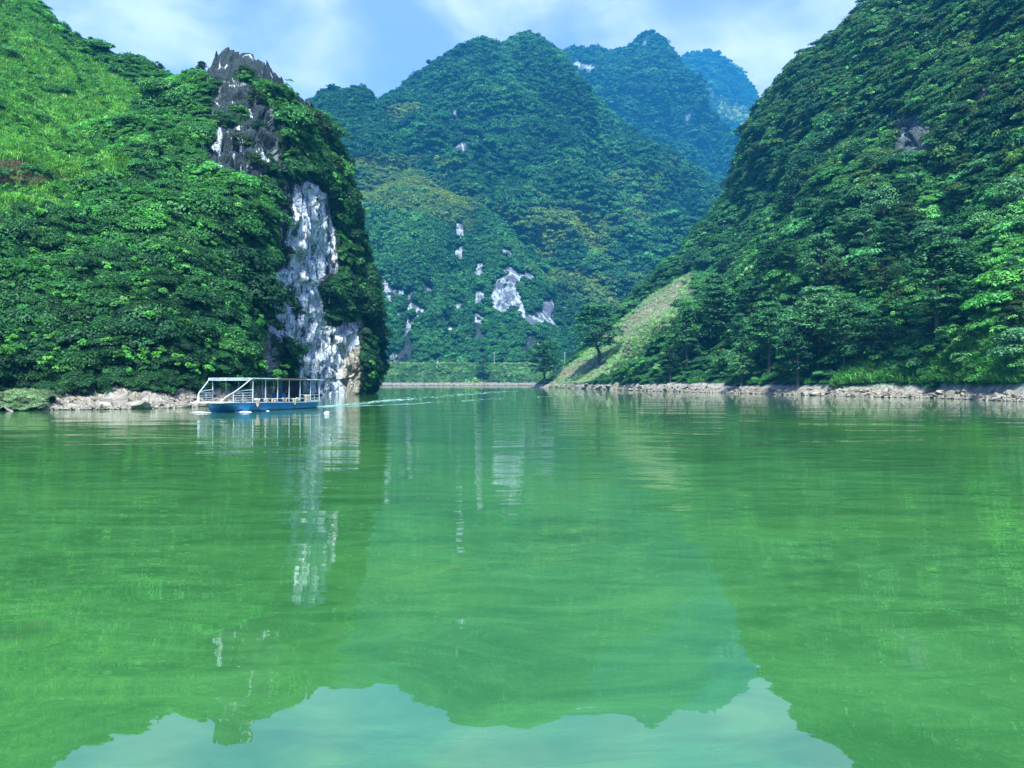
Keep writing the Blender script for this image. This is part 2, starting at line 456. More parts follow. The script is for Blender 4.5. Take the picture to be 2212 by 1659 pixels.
def scatter(name, pos, nrm, scale, col, coll, r, label, cat, tilt=0.5, sink=0.15, zsc=(0.8, 1.15)):
    """one mass nobody could count: leaves as instances on points"""
    n = len(pos); sc = scale[:, None] * np.stack([np.ones(n), np.ones(n), r.uniform(*zsc, n)], 1)
    up = nrm * tilt + np.array([0, 0, 1.0]) * (1 - tilt); up /= np.linalg.norm(up, axis=1, keepdims=True)
    up[:, 2] = np.maximum(up[:, 2], 0.05)
    # euler: rotate z to up, with random spin about it
    yaw = r.uniform(0, 2 * math.pi, n); az = np.arctan2(up[:, 1], up[:, 0]); pol = np.arccos(np.clip(up[:, 2], -1, 1))
    cy_, sy_ = np.cos(pol), np.sin(pol); ca, sa = np.cos(az), np.sin(az); cw, sw = np.cos(yaw), np.sin(yaw)
    # R = Rz(az) Ry(pol) Rz(yaw)
    R00 = ca * cy_ * cw - sa * sw; R10 = sa * cy_ * cw + ca * sw; R20 = -sy_ * cw; R21 = sy_ * sw; R22 = cy_
    ex = np.arctan2(R21, R22); ey = np.arcsin(np.clip(-R20, -1, 1)); ez = np.arctan2(R10, R00)
    p = pos - up * (scale * sink)[:, None]
    me = D.meshes.new(name); me.vertices.add(n); me.vertices.foreach_set('co', p.astype(np.float32).ravel())
    for nm, t, arr in (('scl', 'FLOAT_VECTOR', sc), ('rot', 'FLOAT_VECTOR', np.stack([ex, ey, ez], 1)), ('col', 'FLOAT_VECTOR', col)):
        at = me.attributes.new(nm, t, 'POINT'); at.data.foreach_set('vector', arr.astype(np.float32).ravel())
    at = me.attributes.new('idx', 'INT', 'POINT'); at.data.foreach_set('value', r.integers(0, len(coll.objects), n).astype(np.int32))
    me.materials.append(M_LEAF)
    o = D.objects.new(name, me); C.objects.link(o)
    md = o.modifiers.new('scatter', 'NODES'); md.node_group = gn_scatter_tree(coll)
    tag(o, label, cat, kind='stuff'); return o

def lerp(a, b, t): return a[None, :] * (1 - t[:, None]) + b[None, :] * t[:, None]
A3 = lambda *c: np.array(c, float)
DARKG, MIDG, BRIG, OLIVE = A3(0.020, 0.080, 0.028), A3(0.045, 0.185, 0.040), A3(0.115, 0.42, 0.06), A3(0.085, 0.15, 0.025)

# ================================================================== LEFT HILL with the cliff nose
LH = [ # X, [(Y, d) ... bottom to ridge]
 (-1100, [(None, 50), (830, 54), (600, 62), (400, 80), (-100, 130), (-900, 190)]),
 (-700, [(None, 56), (830, 60), (630, 70), (430, 86), (0, 130), (-560, 195)]),
 (-300, [(None, 66), (832, 70), (650, 80), (450, 95), (120, 138), (-330, 205)]),
 (0, [(None, 78), (838, 84), (680, 93), (480, 108), (210, 152), (-55, 215)]),
 (75, [(None, 80), (838, 86), (680, 95), (480, 110), (230, 152), (0, 215)]),
 (160, [(None, 81), (838, 88), (680, 97), (480, 112), (260, 155), (92, 213)]),
 (230, [(None, 82), (836, 89), (665, 100), (470, 115), (275, 154), (112, 206)]),
 (300, [(None, 84), (834, 91), (655, 103), (455, 118), (285, 152), (138, 198)]),
 (350, [(None, 86), (832, 93), (650, 106), (445, 121), (290, 150), (160, 193)]),
 (395, [(None, 88), (832, 96), (650, 109), (440, 123), (290, 149), (180, 186)]),
 (440, [(None, 92), (832, 100), (650, 112), (430, 127), (285, 150), (163, 178)]),
 (458, [(None, 94), (830, 102), (650, 114), (430, 129), (282, 150), (150, 172)]),
 (466, [(None, 95), (830, 104), (650, 115), (430, 130), (280, 150), (120, 170)]),
 (500, [(None, 100), (830, 108), (650, 120), (430, 133), (280, 151), (112, 169)]),
 (540, [(None, 106), (829, 115), (650, 128), (430, 139), (280, 153), (116, 168)]),
 (570, [(None, 113), (827, 123), (650, 136), (430, 145), (280, 155), (128, 169)]),
 (600, [(None, 128), (825, 138), (650, 147), (430, 151), (300, 158), (165, 172)]),
 (640, [(None, 148), (820, 155), (650, 157), (430, 159), (320, 163), (205, 174)]),
 (668, [(None, 158), (820, 163), (650, 164), (440, 165), (340, 168), (228, 177)]),
 (700, [(None, 166), (820, 169), (650, 170), (480, 171), (380, 173), (262, 181)]),
 (730, [(None, 170), (820, 172), (650, 173), (500, 174), (420, 176), (330, 184)]),
 (752, [(None, 172), (820, 174), (690, 175), (600, 177), (510, 180), (430, 187)]),
 (775, [(None, 174), (820, 176), (720, 178), (660, 181), (610, 184), (545, 190)]),
 (793, [(None, 179), (820, 182), (760, 184), (720, 187), (670, 190), (620, 196)]),
 (803, [(None, 187), (830, 189), (790, 191), (760, 193), (740, 196), (700, 202)]),
 (811, [(None, 200), (845, 201), (835, 202), (830, 204), (820, 206), (815, 210)]),
]
ctrl = []
for X, rows in LH:
    col = []
    for (Y, d) in rows:
        if Y is None: q = P(X, 860, d); q[2] = -1.2
        else: q = P(X, Y, d)
        col.append(q)
    r_ = col[-1]; dirn = np.array([r_[0] * (0.35 if X < 560 else 1.5), r_[1], 0]); dirn /= np.linalg.norm(dirn)
    b1 = r_ + dirn * 30; b1[2] = r_[2] * 0.72; b2 = r_ + dirn * 130; b2[2] = -3
    col += [b1, b2]; ctrl.append(col)

WHITE1 = [(640, 395), (700, 415), (722, 515), (730, 590), (705, 600), (688, 622), (697, 655), (695, 680), (705, 703), (735, 700), (772, 680), (777, 850), (745, 858), (655, 850), (640, 790), (640, 752), (582, 722), (578, 700), (580, 640), (592, 600), (615, 580), (628, 565), (618, 530), (620, 500), (630, 455)]
WHITE1b = [(548, 735), (585, 715), (590, 800), (560, 815)]
STREAK2 = [(648, 385), (690, 400), (690, 470), (655, 480)]
DARK1 = [(462, 215), (487, 180), (547, 184), (580, 232), (590, 300), (608, 345), (605, 400), (530, 385), (465, 368), (432, 326), (462, 270)]
PEAK = [(450, 165), (450, 60), (600, 60), (625, 150), (640, 200), (600, 184), (560, 165), (535, 145), (512, 150), (500, 165)]
PEAK2 = [(622, 170), (672, 205), (668, 240), (640, 225)]
SIDE = [(585, 400), (640, 390), (640, 470), (625, 560), (590, 600), (588, 500)]
GRASS1 = [(-1200, -900), (60, -60), (110, 60), (230, 150), (330, 200), (300, 260), (190, 300), (205, 350), (190, 430), (130, 470), (60, 480), (-100, 520), (-1200, 560)]
GRASS2 = [(240, 330), (300, 350), (270, 420), (200, 400)]
DRY1 = [(-300, 350), (0, 352), (50, 360), (118, 378), (150, 392), (95, 400), (40, 405), (-300, 420)]

def lh_disp(s):
    W, n = s.W, s.n0; X, Y = proj(W); vr = s.vr[None, :]
    amp = np.clip(vr, 0, 1)
    g = fbm(W / 22.0, 4, 3) * 5.0 + fbm(W / 8.0, 3, 9) * 3.2
    # cliff: vertical flutes, ledges and blocks
    c = (zone(X, Y, WHITE1) + zone(X, Y, DARK1) + zone(X, Y, SIDE) + zone(X, Y, STREAK2)) > 0.5
    c = np.maximum(c, ((X > 570) & (Y > 330))).astype(float)
    for _ in range(6):
        c[1:-1, 1:-1] = (c[1:-1, 1:-1] * 2 + c[:-2, 1:-1] + c[2:, 1:-1] + c[1:-1, :-2] + c[1:-1, 2:]) / 6
    q = W * np.array([1, 1, 0.35]); blk, edge = cells(W * np.array([0.32, 0.32, 0.2]) + fbm(W / 5, 2, 5)[..., None] * 0.8, 4)
    blk2, e2 = cells(W * np.array([0.9, 0.9, 0.55]) + fbm(W / 2, 2, 8)[..., None] * 0.5, 14)
    rc = ridged(q / 5.0, 4, 21) * 2.2 + (blk - 0.5) * 2.4 + (blk2 - 0.5) * 0.5 + (cells(W * np.array([1.1, 1.1, 0.28]) + fbm(W / 1.5, 2, 18)[..., None] * 0.5, 24)[0] - 0.5) * 0.6 - np.clip(0.12 - edge, 0, 1) * 3.0
    near_edge = np.clip((812 - X) / 40, 0.0, 1)
    base = g * (1 - c * 0.75)
    d = (base + rc * c) * amp * (0.35 + 0.65 * near_edge)
    d = d * np.clip(1 - (vr - 5) * 1.0, 0.2, 1) if False else d
    out = n * d[..., None]
    rid = np.clip(1 - np.abs(vr - 5.0) / 0.8, 0, 1)
    out = out * (1 - 0.7 * rid[..., None])
    # crag teeth along the rocky top
    teeth = zone(X, Y, [(450, 60), (450, 190), (600, 190), (680, 250), (680, 200), (600, 60)])
    vb, _ = cells(W * np.array([0.5, 0.5, 0.0]) + 3.1, 31)
    out[..., 2] += teeth * rid * ((vb - 0.45) * 2.6 + ridged(W / 3.0, 3, 77) * 0.4)
    # shore rocks: layered slabs
    sh = np.clip(1 - np.abs(vr - 0.6) / 0.55, 0, 1) * (X < 640)
    bs, es = cells(W * np.array([0.55, 0.55, 1.1]) + fbm(W / 3, 2, 6)[..., None] * 0.4, 41)
    out[..., 2] += sh * ((bs - 0.5) * 1.6 - np.clip(0.15 - es, 0, 1) * 4)
    return out
vr = np.concatenate([np.linspace(0, 1, 34, endpoint=False), np.linspace(1, 5, 330, endpoint=False), np.linspace(5, 7, 26)])
lh = make_sheet([c[0] for c in LH], ctrl, np.concatenate([np.linspace(-1100, 440, 330, endpoint=False), np.linspace(440, 811, 470)]), 0, lh_disp, 5.25, vr)
# extra columns are spent where the cliff is
X, Y, W = lh.X, lh.Y, lh.W
z = lh.z
white = np.maximum.reduce([zone(X, Y, WHITE1, W, 12, .3), zone(X, Y, STREAK2, W, 10, .3, 4)])
dark = np.maximum.reduce([zone(X, Y, DARK1, W, 14, .25, 1) * (fbm(W * np.array([1, 1, .6]) / 4.5, 3, 66) > -0.30), zone(X, Y, PEAK, W, 6, .3, 2), zone(X, Y, PEAK2, W, 5, .3, 3), zone(X, Y, SIDE, W, 14, .25, 5)])
spots = ((fbm(W / 5.5, 3, 71) > 0.42) & (X > 90) & (X < 440) & (Y < 420)).astype(float)
dark = np.maximum(dark, spots * (zone(X, Y, [(60, 0), (160, 90), (300, 110), (440, 180), (430, 320), (250, 330), (60, 300)])))
shore = ((W[..., 2] < 2.1 + 1.7 * fbm(W / 6.0, 3, 55)) & (X < 660) & (lh.vr[None, :] < 2)).astype(float)
tanz = np.maximum(shore, zone(X, Y, [(742, 770), (778, 740), (780, 860), (752, 860), (738, 820)], W, 5, .3) )
tanz = np.maximum(tanz, zone(X, Y, WHITE1b, W, 6, .3, 6))
z['rock'] = np.clip(white + dark + shore + zone(X, Y, WHITE1b, W, 6, .3, 6) + ((X > 770) & (Y > 560)) * 0.0, 0, 1)
z['dark'] = np.clip(dark * (1 - white), 0, 1) ; z['tan'] = tanz
z['grass'] = np.maximum(zone(X, Y, GRASS1, W, 26, .06, 7), zone(X, Y, GRASS2, W, 20, .1, 8))
z['dry'] = zone(X, Y, DRY1, W, 10, .2, 9)
shore_veg = ((X < 120) & (lh.vr[None, :] < 1.2)).astype(float)
z['rock'] *= 1 - shore_veg
core = np.clip(z['rock'] - shore * (1 - white), 0, 1); z['bare'] = np.maximum(np.clip(z['rock'], 0, 1), np.where(X > 440, grow(core, 7), 0))
fq = (z['rock'] - shore * (1 - white)) [:-1, :-1] > 0.5
cliff_mask = fq & (X[:-1, :-1] > 430)
o = sheet_object(lh, 'hill', M_TERR, ~cliff_mask); tag(o, 'steep green hill on the near shore behind the blue boat', kind='structure')
o = sheet_object(lh, 'cliff', M_TERR, cliff_mask); tag(o, 'bare white and grey limestone cliff at the tip of the near hill', kind='structure')

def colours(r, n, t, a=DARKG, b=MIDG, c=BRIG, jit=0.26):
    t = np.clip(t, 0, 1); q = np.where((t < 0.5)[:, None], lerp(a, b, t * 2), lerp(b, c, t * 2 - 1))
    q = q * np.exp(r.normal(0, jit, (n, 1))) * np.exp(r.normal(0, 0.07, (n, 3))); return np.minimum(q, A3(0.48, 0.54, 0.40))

# bushes over the lower face and nose; darker species, with shade put into tint
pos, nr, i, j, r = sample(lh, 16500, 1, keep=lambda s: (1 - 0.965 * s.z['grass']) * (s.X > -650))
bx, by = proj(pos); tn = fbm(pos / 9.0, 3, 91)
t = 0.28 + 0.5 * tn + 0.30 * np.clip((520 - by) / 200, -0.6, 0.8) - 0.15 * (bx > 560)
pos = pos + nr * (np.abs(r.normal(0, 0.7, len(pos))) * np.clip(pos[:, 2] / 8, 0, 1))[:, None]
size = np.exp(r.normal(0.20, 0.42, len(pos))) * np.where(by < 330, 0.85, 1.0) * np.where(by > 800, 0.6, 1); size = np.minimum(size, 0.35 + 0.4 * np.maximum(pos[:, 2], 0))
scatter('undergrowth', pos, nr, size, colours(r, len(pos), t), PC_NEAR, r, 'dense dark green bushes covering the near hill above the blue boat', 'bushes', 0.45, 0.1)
# bright grass of the upper slope
pos, nr, i, j, r = sample(lh, 40000, 2, keep=lambda s: np.maximum(s.z['grass'] * (1 - s.z['dry']), 0.05 * (s.Y < 520)) * (s.X > -650))
t = 0.62 + 0.6 * fbm(pos / 12.0, 3, 17)
scatter('tall_grass', pos, nr, r.uniform(0.8, 1.7, len(pos)), colours(r, len(pos), t, MIDG * 1.1, A3(0.115, 0.34, 0.055), A3(0.20, 0.52, 0.085)), PC_GRASS, r, 'bright green tall grass on the upper slope of the near hill', 'grass', 0.3, 0.0)
pos, nr, i, j, r = sample(lh, 2600, 3, keep=lambda s: s.z['dry'] * (s.X > -400))
scatter('dry_grass', pos, nr, r.uniform(0.6, 1.2, len(pos)), colours(r, len(pos), r.random(len(pos)), A3(.2, .15, .1), A3(.34, .25, .18), A3(.12, .22, .06)), PC_GRASS, r, 'dry tan stalks in a cleared patch on the near hill', 'dry stalks', 0.2, 0.0)
# low grey green growth at the water on the near end of the shore
sel = None
pos, nr, i, j, r = sample(lh, 4200, 41, keep=lambda s: (1 - 0.8 * s.z['grass']) * ((s.X > -300) & (s.W[..., 2] > 3)))
scatter('undergrowth', pos + nr * r.uniform(0.6, 2.0, (len(pos), 1)), nr, r.uniform(0.45, 0.95, len(pos)), colours(r, len(pos), 0.55 + 0.35 * r.normal(0, 1, len(pos)), MIDG, BRIG * 0.8, A3(.12, .42, .08), 0.2), PC_GRASS2, r, 'sprays of brighter young leaves over the bushes of the near hill', 'leaves', 0.4, 0.0)
pos, nr, i, j, r = sample(lh, 1500, 4, keep=lambda s: ((s.X < 135) & (s.X > -500) & (s.vr[None, :] < 1.5)) * (s.W[..., 2] > -0.1))
scatter('waterside_weeds', pos + A3(0, -2.4, 0) - A3(0, 0, 1) * np.maximum(pos[:, 2:] - 1.3, 0) * 0.8, nr, r.uniform(0.5, 1.0, len(pos)), colours(r, len(pos), r.random(len(pos)), A3(.09, .16, .08), A3(.15, .26, .13), A3(.22, .36, .18)), PC_NEAR, r, 'grey green weeds on the low bank beside the tan shore rocks', 'weeds', 0.2, 0.1)

# ================================================================== RIGHT HILL
R_SH = [(1130, 392), (1150, 378), (1190, 360), (1290, 290), (1400, 238), (1500, 212), (1600, 192), (1700, 173), (1800, 156), (1900, 147), (2000, 139), (2100, 126), (2212, 113), (2500, 96), (2900, 80)]
R_RI = [(1130, 846, 400), (1150, 834, 392), (1170, 828, 386), (1190, 822, 378), (1215, 800, 378), (1240, 775, 382), (1290, 728, 390), (1320, 700, 396), (1340, 680, 400), (1400, 620, 410), (1480, 560, 418), (1520, 505, 420), (1545, 470, 420), (1590, 395, 420), (1610, 320, 418), (1650, 235, 410), (1700, 172, 396), (1735, 120, 388), (1770, 105, 380), (1840, 55, 360), (1880, 0, 350), (2000, -150, 330), (2212, -350, 300), (2500, -560, 270), (2900, -800, 250)]
XS = sorted(set([a[0] for a in R_SH] + [a[0] for a in R_RI]))
ctrl = []
for X_ in XS:
    d0 = np.interp(X_, [a[0] for a in R_SH], [a[1] for a in R_SH]); Yr = np.interp(X_, [a[0] for a in R_RI], [a[1] for a in R_RI]); dr = np.interp(X_, [a[0] for a in R_RI], [a[2] for a in R_RI])
    s0 = P(X_, 860, d0); s0[2] = -1.2; s1 = P(X_, 860, d0 + 4); s1[2] = 1.4; top = P(X_, Yr, dr)
    if top[2] < 2: top[2] = -1.0; s1[2] = 0.2
    col = [s0, s1]
    for k in range(1, 7):
        t = k / 6; q = s1 * (1 - t) + top * t; q[2] = s1[2] + (top[2] - s1[2]) * (t ** 1.12); col.append(q)
    r_ = col[-1]; b1 = r_ + A3(25, 45, 0); b1[2] = r_[2] * 0.8; b2 = r_ + A3(80, 200, 0); b2[2] = -3
    col += [b1, b2]; ctrl.append(col)
FIELD = [(1498, 582), (1500, 640), (1474, 690), (1410, 748), (1352, 795), (1285, 824), (1205, 838), (1180, 836), (1205, 805), (1260, 765), (1330, 700), (1405, 638)]
FIELD_DRY = [(1490, 592), (1472, 632), (1435, 672), (1365, 715), (1318, 745), (1312, 728), (1360, 690), (1420, 645)]
FIELD_DRY2 = [(1300, 765), (1290, 785), (1225, 812), (1195, 830), (1215, 800)]
CAVE = [(1928, 252), (1990, 245), (2015, 270), (2012, 320), (1975, 345), (1955, 362), (1922, 350), (1930, 310)]
RK2 = [(2118, 200), (2155, 190), (2150, 225), (2120, 232)]
RK3 = [(1675, 488), (1695, 488), (1695, 515), (1678, 512)]
RK4 = [(1645, 290), (1660, 290), (1655, 330), (1645, 325)]
RRED = [(2090, 575), (2125, 575), (2120, 605), (2090, 600)]
def rh_disp(s):
    W, n = s.W, s.n0; vr = s.vr[None, :]; X, Y = proj(W)
    amp = np.clip((vr - 1.0) / 1.3, 0, 1) * np.clip(1 - np.clip(vr - 5.5, 0, 1.5) * 0.55, 0.2, 1)
    fl = 1 - 0.9 * (inpoly(X, Y, FIELD))
    for _ in range(8): fl[1:-1, 1:-1] = (fl[1:-1, 1:-1] * 2 + fl[:-2, 1:-1] + fl[2:, 1:-1] + fl[1:-1, :-2] + fl[1:-1, 2:]) / 6
    g = fbm(W / 45.0, 3, 33) * 15.0 + fbm(W / 15.0, 3, 39) * 7.5
    sm = np.clip((X - 1190) / 250, 0.15, 1)
    out = n * (g * amp * fl * sm)[..., None]
    cv = inpoly(X, Y, CAVE)
    blk, e = cells(W / np.array([4, 4, 7.0]), 61); out = out + n * ((blk - 0.5) * 4 * cv)[..., None]
    # the cave mouth: a real hollow
    hole = np.exp(-(((X - 1962) / 22) ** 2 + ((Y - 322) / 15) ** 2) ** 4)
    out = out - n * (hole * 30)[..., None]
    sh = np.clip(1 - np.abs(vr - 0.8) / 0.7, 0, 1)
    out[..., 2] += sh * 0.5 * fbm(W / 3, 3, 12)
    return out
vr = np.concatenate([np.linspace(0, 1.2, 18, endpoint=False), np.linspace(1.2, 7, 250, endpoint=False), np.linspace(7, 9, 16)])
rh = make_sheet(XS, ctrl, 520, 0, rh_disp, 7.3, vr)
X, Y, W = rh.X, rh.Y, rh.W; z = rh.z
z['grass'] = np.maximum.reduce([zone(X, Y, FIELD, W, 9, .08, 3), zone(X, Y, [(1680, 350), (1730, 325), (1745, 350), (1690, 385)], W, 12, .1), ((fbm(W / 26, 3, 44) > 0.30) & (Y > 330) & (X > 1500)).astype(float),
    zone(X, Y, [(2212, 700), (2300, 800), (1900, 825), (1840, 810), (1960, 760), (2100, 720)], W, 25, .1, 2)])
z['dry'] = np.maximum(zone(X, Y, FIELD_DRY, W, 8, .15, 5), zone(X, Y, FIELD_DRY2, W, 8, .15, 5)) * 0.85
rock = np.maximum.reduce([zone(X, Y, CAVE, W, 22, .12, 2) * (fbm(W / 7, 3, 6) > -0.28), zone(X, Y, RK2, W, 8, .15, 2), zone(X, Y, RK3, W, 5, .15, 2), zone(X, Y, RK4, W, 4, .15, 2)])
shore = ((W[..., 2] < 1.9 + 0.9 * fbm(W / 8.0, 3, 55)) & (rh.vr[None, :] < 2.5)).astype(float)
red = zone(X, Y, RRED, W, 6, .2)
z['rock'] = np.clip(rock + shore + red, 0, 1); z['dark'] = rock * np.where(Y < 332, 0.92, 0.6); z['tan'] = np.maximum(shore, red)
z['bare'] = np.maximum(grow(rock, 1), np.maximum(z['rock'], inpoly(X, Y, FIELD).astype(float) * 0.985))
o = sheet_object(rh, 'hill', M_TERR); tag(o, 'tall forested hill rising from the far side of the lake with a small cave', kind='structure')

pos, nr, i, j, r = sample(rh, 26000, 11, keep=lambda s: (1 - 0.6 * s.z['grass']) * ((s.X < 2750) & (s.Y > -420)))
bx, by = proj(pos); tn = fbm(pos / 15.0, 3, 191)
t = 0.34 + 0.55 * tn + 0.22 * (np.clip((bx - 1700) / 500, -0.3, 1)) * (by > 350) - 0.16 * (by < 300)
pos = pos + nr * (np.abs(r.normal(0, 1.4, len(pos))) * np.clip(pos[:, 2] / 8, 0, 1) * (1 - inpoly(bx, by, FIELD)))[:, None]
size = np.exp(r.normal(0.55, 0.45, len(pos))) * np.where(by > 800, 0.6, 1)
size *= 1 - 0.5 * inpoly(bx, by, FIELD); size = np.minimum(size, 0.3 + 0.38 * np.maximum(pos[:, 2], 0))
pos[:, 2] += 0
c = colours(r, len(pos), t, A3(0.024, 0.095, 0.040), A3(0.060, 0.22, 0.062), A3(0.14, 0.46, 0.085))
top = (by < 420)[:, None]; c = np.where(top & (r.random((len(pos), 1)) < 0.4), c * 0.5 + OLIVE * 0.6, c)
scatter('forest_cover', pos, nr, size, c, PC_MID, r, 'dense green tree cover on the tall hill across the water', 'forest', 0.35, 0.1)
pos, nr, i, j, r = sample(rh, 7500, 121, keep=lambda s: (1 - 0.5 * s.z['grass']) * ((s.X < 2500) & (s.Y > -200) & (s.W[..., 2] > 5)))
scatter('forest_cover', pos + nr * r.uniform(0.8, 3.4, (len(pos), 1)), nr, r.uniform(0.7, 1.5, len(pos)), colours(r, len(pos), 0.5 + 0.4 * r.normal(0, 1, len(pos)), MIDG, A3(.09, .30, .07), A3(.20, .50, .13), 0.22), PC_GRASS2, r, 'sprays of lighter young leaves over the tall hill across the water', 'leaves', 0.4, 0.0)
pos, nr, i, j, r = sample(rh, 22000, 12, keep=lambda s: np.maximum(s.z['grass'] * (1 - s.z['dry'] * 0.7), 0.02) * ((s.X < 2600) & (s.Y > -200)))
okz = pos[:, 2] > 2.6; pos, nr = pos[okz], nr[okz]; bx, by = proj(pos); isf = inpoly(bx, by, FIELD)
c = colours(r, len(pos), 0.6 + 0.5 * fbm(pos / 10, 3, 5), MIDG, A3(0.06, 0.22, 0.04), A3(0.11, 0.36, 0.07)); c[isf] = c[isf] * 0.6 + A3(0.22, 0.36, 0.15)
scatter('tall_grass', pos, nr, r.uniform(0.9, 2.0, len(pos)), c, PC_GRASS, r, 'light green grass between the trees on the tall hill across the water', 'grass', 0.3, 0.0)
# grass blades over the bare field, which 'bare' keeps free of bushes
save = rh.z['bare'].copy(); rh.z['bare'] = rh.z['bare'] * 0
pos, nr, i, j, r = sample(rh, 9000, 13, keep=lambda s: inpoly(s.X, s.Y, FIELD).astype(float))
dryf = rh.z['dry'][i, j]
c = colours(r, len(pos), r.random(len(pos)), A3(.24, .36, .20), A3(.34, .46, .28), A3(.42, .54, .36)); dc = colours(r, len(pos), r.random(len(pos)), A3(.30, .29, .20), A3(.40, .36, .28), A3(.48, .44, .36)); c = np.where((dryf > r.random(len(pos)) * 1.2)[:, None], dc, c)
scatter('field_grass', pos, nr, r.uniform(0.35, 0.8, len(pos)), c, PC_GRASS, r, 'pale green and brownish grass in the cleared field sloping down to the point', 'field', 0.3, 0.0)
rh.z['bare'] = save

# ================================================================== FAR MOUNTAINS
def mountain(ridge, base, rows=7, bulge=1.15, amp=1.0, back=(40, 320), nu=300, nv=180, seed=0, foot=-4, vin=6, flat=None):
    XS = sorted(set([a[0] for a in ridge] + [a[0] for a in base])); ctrl = []
    for X_ in XS:
        d0 = np.interp(X_, [a[0] for a in base], [a[1] for a in base]); z0 = np.interp(X_, [a[0] for a in base], [a[2] for a in base])
        Yr = np.interp(X_, [a[0] for a in ridge], [a[1] for a in ridge]); dr = np.interp(X_, [a[0] for a in ridge], [a[2] for a in ridge])
        s0 = P(X_, 800, d0); s0[2] = z0; top = P(X_, Yr, dr); col = [s0]
        for k in range(1, rows + 1):
            t = k / rows; q = s0 * (1 - t) + top * t; q[2] = z0 + (top[2] - z0) * (t ** bulge); col.append(q)
        b1 = top + A3(0, 60, 0); b1[2] = top[2] - 40; b2 = top + A3(0, 360, 0); b2[2] = foot
        col += [b1, b2]; ctrl.append(col)
    def disp(s):
        W, n = s.W, s.n0; v = s.vr[None, :] / rows
        a = np.clip(v * vin, 0, 1) * np.clip(1 - np.maximum(v - 0.80, 0) * 5, 0.06, 1)
        q = W * np.array([1, 1, 0.28])
        g = ridged(q / 135.0, 3, seed + 3) * 64 + fbm(W / 45.0, 4, seed + 8) * 34
        if flat is not None:
            X, Y = proj(W); fl = inpoly(X, Y, flat).astype(float)
            for _ in range(10): fl[1:-1, 1:-1] = (fl[1:-1, 1:-1] * 2 + fl[:-2, 1:-1] + fl[2:, 1:-1] + fl[1:-1, :-2] + fl[1:-1, 2:]) / 6
            a = a * (1 - 0.85 * fl)
        return n * (g * a * amp)[..., None]
    vr = np.concatenate([np.linspace(0, rows, nv, endpoint=False), np.linspace(rows, rows + 2, 14)])
    return make_sheet(XS, ctrl, nu, 0, disp, rows + 0.35, vr)

def far_scatter(s, n, seed, size, label, keepf=None, yellow=None, base=(A3(0.016, 0.085, 0.038), A3(0.045, 0.19, 0.060), A3(0.11, 0.35, 0.08)), name='forest_cover', coll=PC_FAR):
    pos, nr, i, j, r = sample(s, n, seed, keep=keepf)
    t = 0.40 + 0.5 * fbm(pos / 60.0, 3, seed + 5) + r.normal(0, 0.16, n); c = colours(r, n, t, *base, jit=0.2)
    px, py = proj(pos); soft = np.clip((fbm(pos / np.array([70., 70., 45.]), 4, 7) - 0.02) * 4, 0, 1) * inpoly(px, py, [(740, 330), (1000, 350), (1200, 400), (1330, 380), (1460, 340), (1420, 560), (1380, 690), (1220, 700), (1100, 540), (930, 470), (740, 440)]) * 0.75
    c = c * (1 - soft[:, None]) + A3(0.17, 0.29, 0.055) * np.exp(r.normal(0, .2, (n, 1))) * soft[:, None]
    g = s.z['grass'][i, j][:, None]; c = c * (1 - g) + (A3(0.26, 0.38, 0.05) * np.exp(r.normal(0, .15, (n, 1)))) * g
    pos = pos + nr * (np.abs(r.normal(0, size[0] * 0.4, n)) * (1 - g[:, 0]))[:, None]; sz = size[0] * np.exp(np.abs(r.normal(0, 0.30, n))) * (1 - 0.62 * g[:, 0])
    return scatter(name, pos, nr, sz, c, coll, r, label, 'forest', 0.2, 0.1)

# --- main mountain
M1 = [(380, 300, 1010), (560, 330, 1010), (700, 300, 1020), (790, 250, 1040), (812, 226, 1050), (870, 192, 1060), (950, 138, 1090), (1010, 100, 1120), (1035, 92, 1130), (1048, 90, 1130), (1062, 98, 1130), (1075, 108, 1130), (1092, 98, 1140), (1118, 84, 1150), (1138, 78, 1150), (1160, 84, 1150), (1185, 108, 1150), (1215, 136, 1150), (1260, 190, 1150), (1300, 238, 1150), (1380, 300, 1160), (1450, 335, 1180), (1540, 400, 1190), (1620, 440, 1200), (1800, 500, 1200), (2000, 560, 1200)]
B1 = [(380, 720, 18), (700, 705, 18), (1200, 705, 18), (1260, 690, 18), (1500, 700, 20), (2000, 760, 20)]
m1 = mountain(M1, B1, vin=2.6, seed=10, nu=520, nv=330, bulge=1.1)
# --- its near spur with the white scar
MS = [(620, 470, 830), (700, 425, 830), (745, 412, 825), (800, 405, 820), (860, 385, 815), (905, 375, 812), (935, 400, 805), (975, 418, 800), (1010, 432, 795), (1045, 455, 785), (1075, 480, 775), (1100, 508, 765), (1130, 545, 755), (1160, 585, 745), (1190, 628, 735), (1208, 680, 722), (1222, 742, 705), (1232, 790, 680)]
BS = [(620, 655, 18), (1150, 650, 18), (1232, 660, 15)]
ms = mountain(MS, BS, seed=40, nu=420, nv=280, bulge=0.95, amp=0.42, flat=[(960, 440), (1110, 500), (1225, 640), (1225, 800), (960, 800)])
# --- left shoulder peak
ML = [(420, 360, 850), (560, 320, 860), (640, 250, 865), (672, 222, 868), (700, 200, 870), (722, 194, 870), (745, 200, 870), (762, 194, 870), (780, 192, 870), (796, 200, 870), (802, 222, 872), (815, 232, 872), (835, 262, 875), (850, 310, 875), (880, 360, 875), (930, 430, 875), (990, 480, 870), (1040, 540, 850)]
BL = [(420, 690, 18), (1040, 690, 18)]
BL = [(a, 715, c) for a, b, c in BL]
ml = mountain(ML, BL, vin=2.2, seed=70, nu=340, nv=220, amp=0.5)
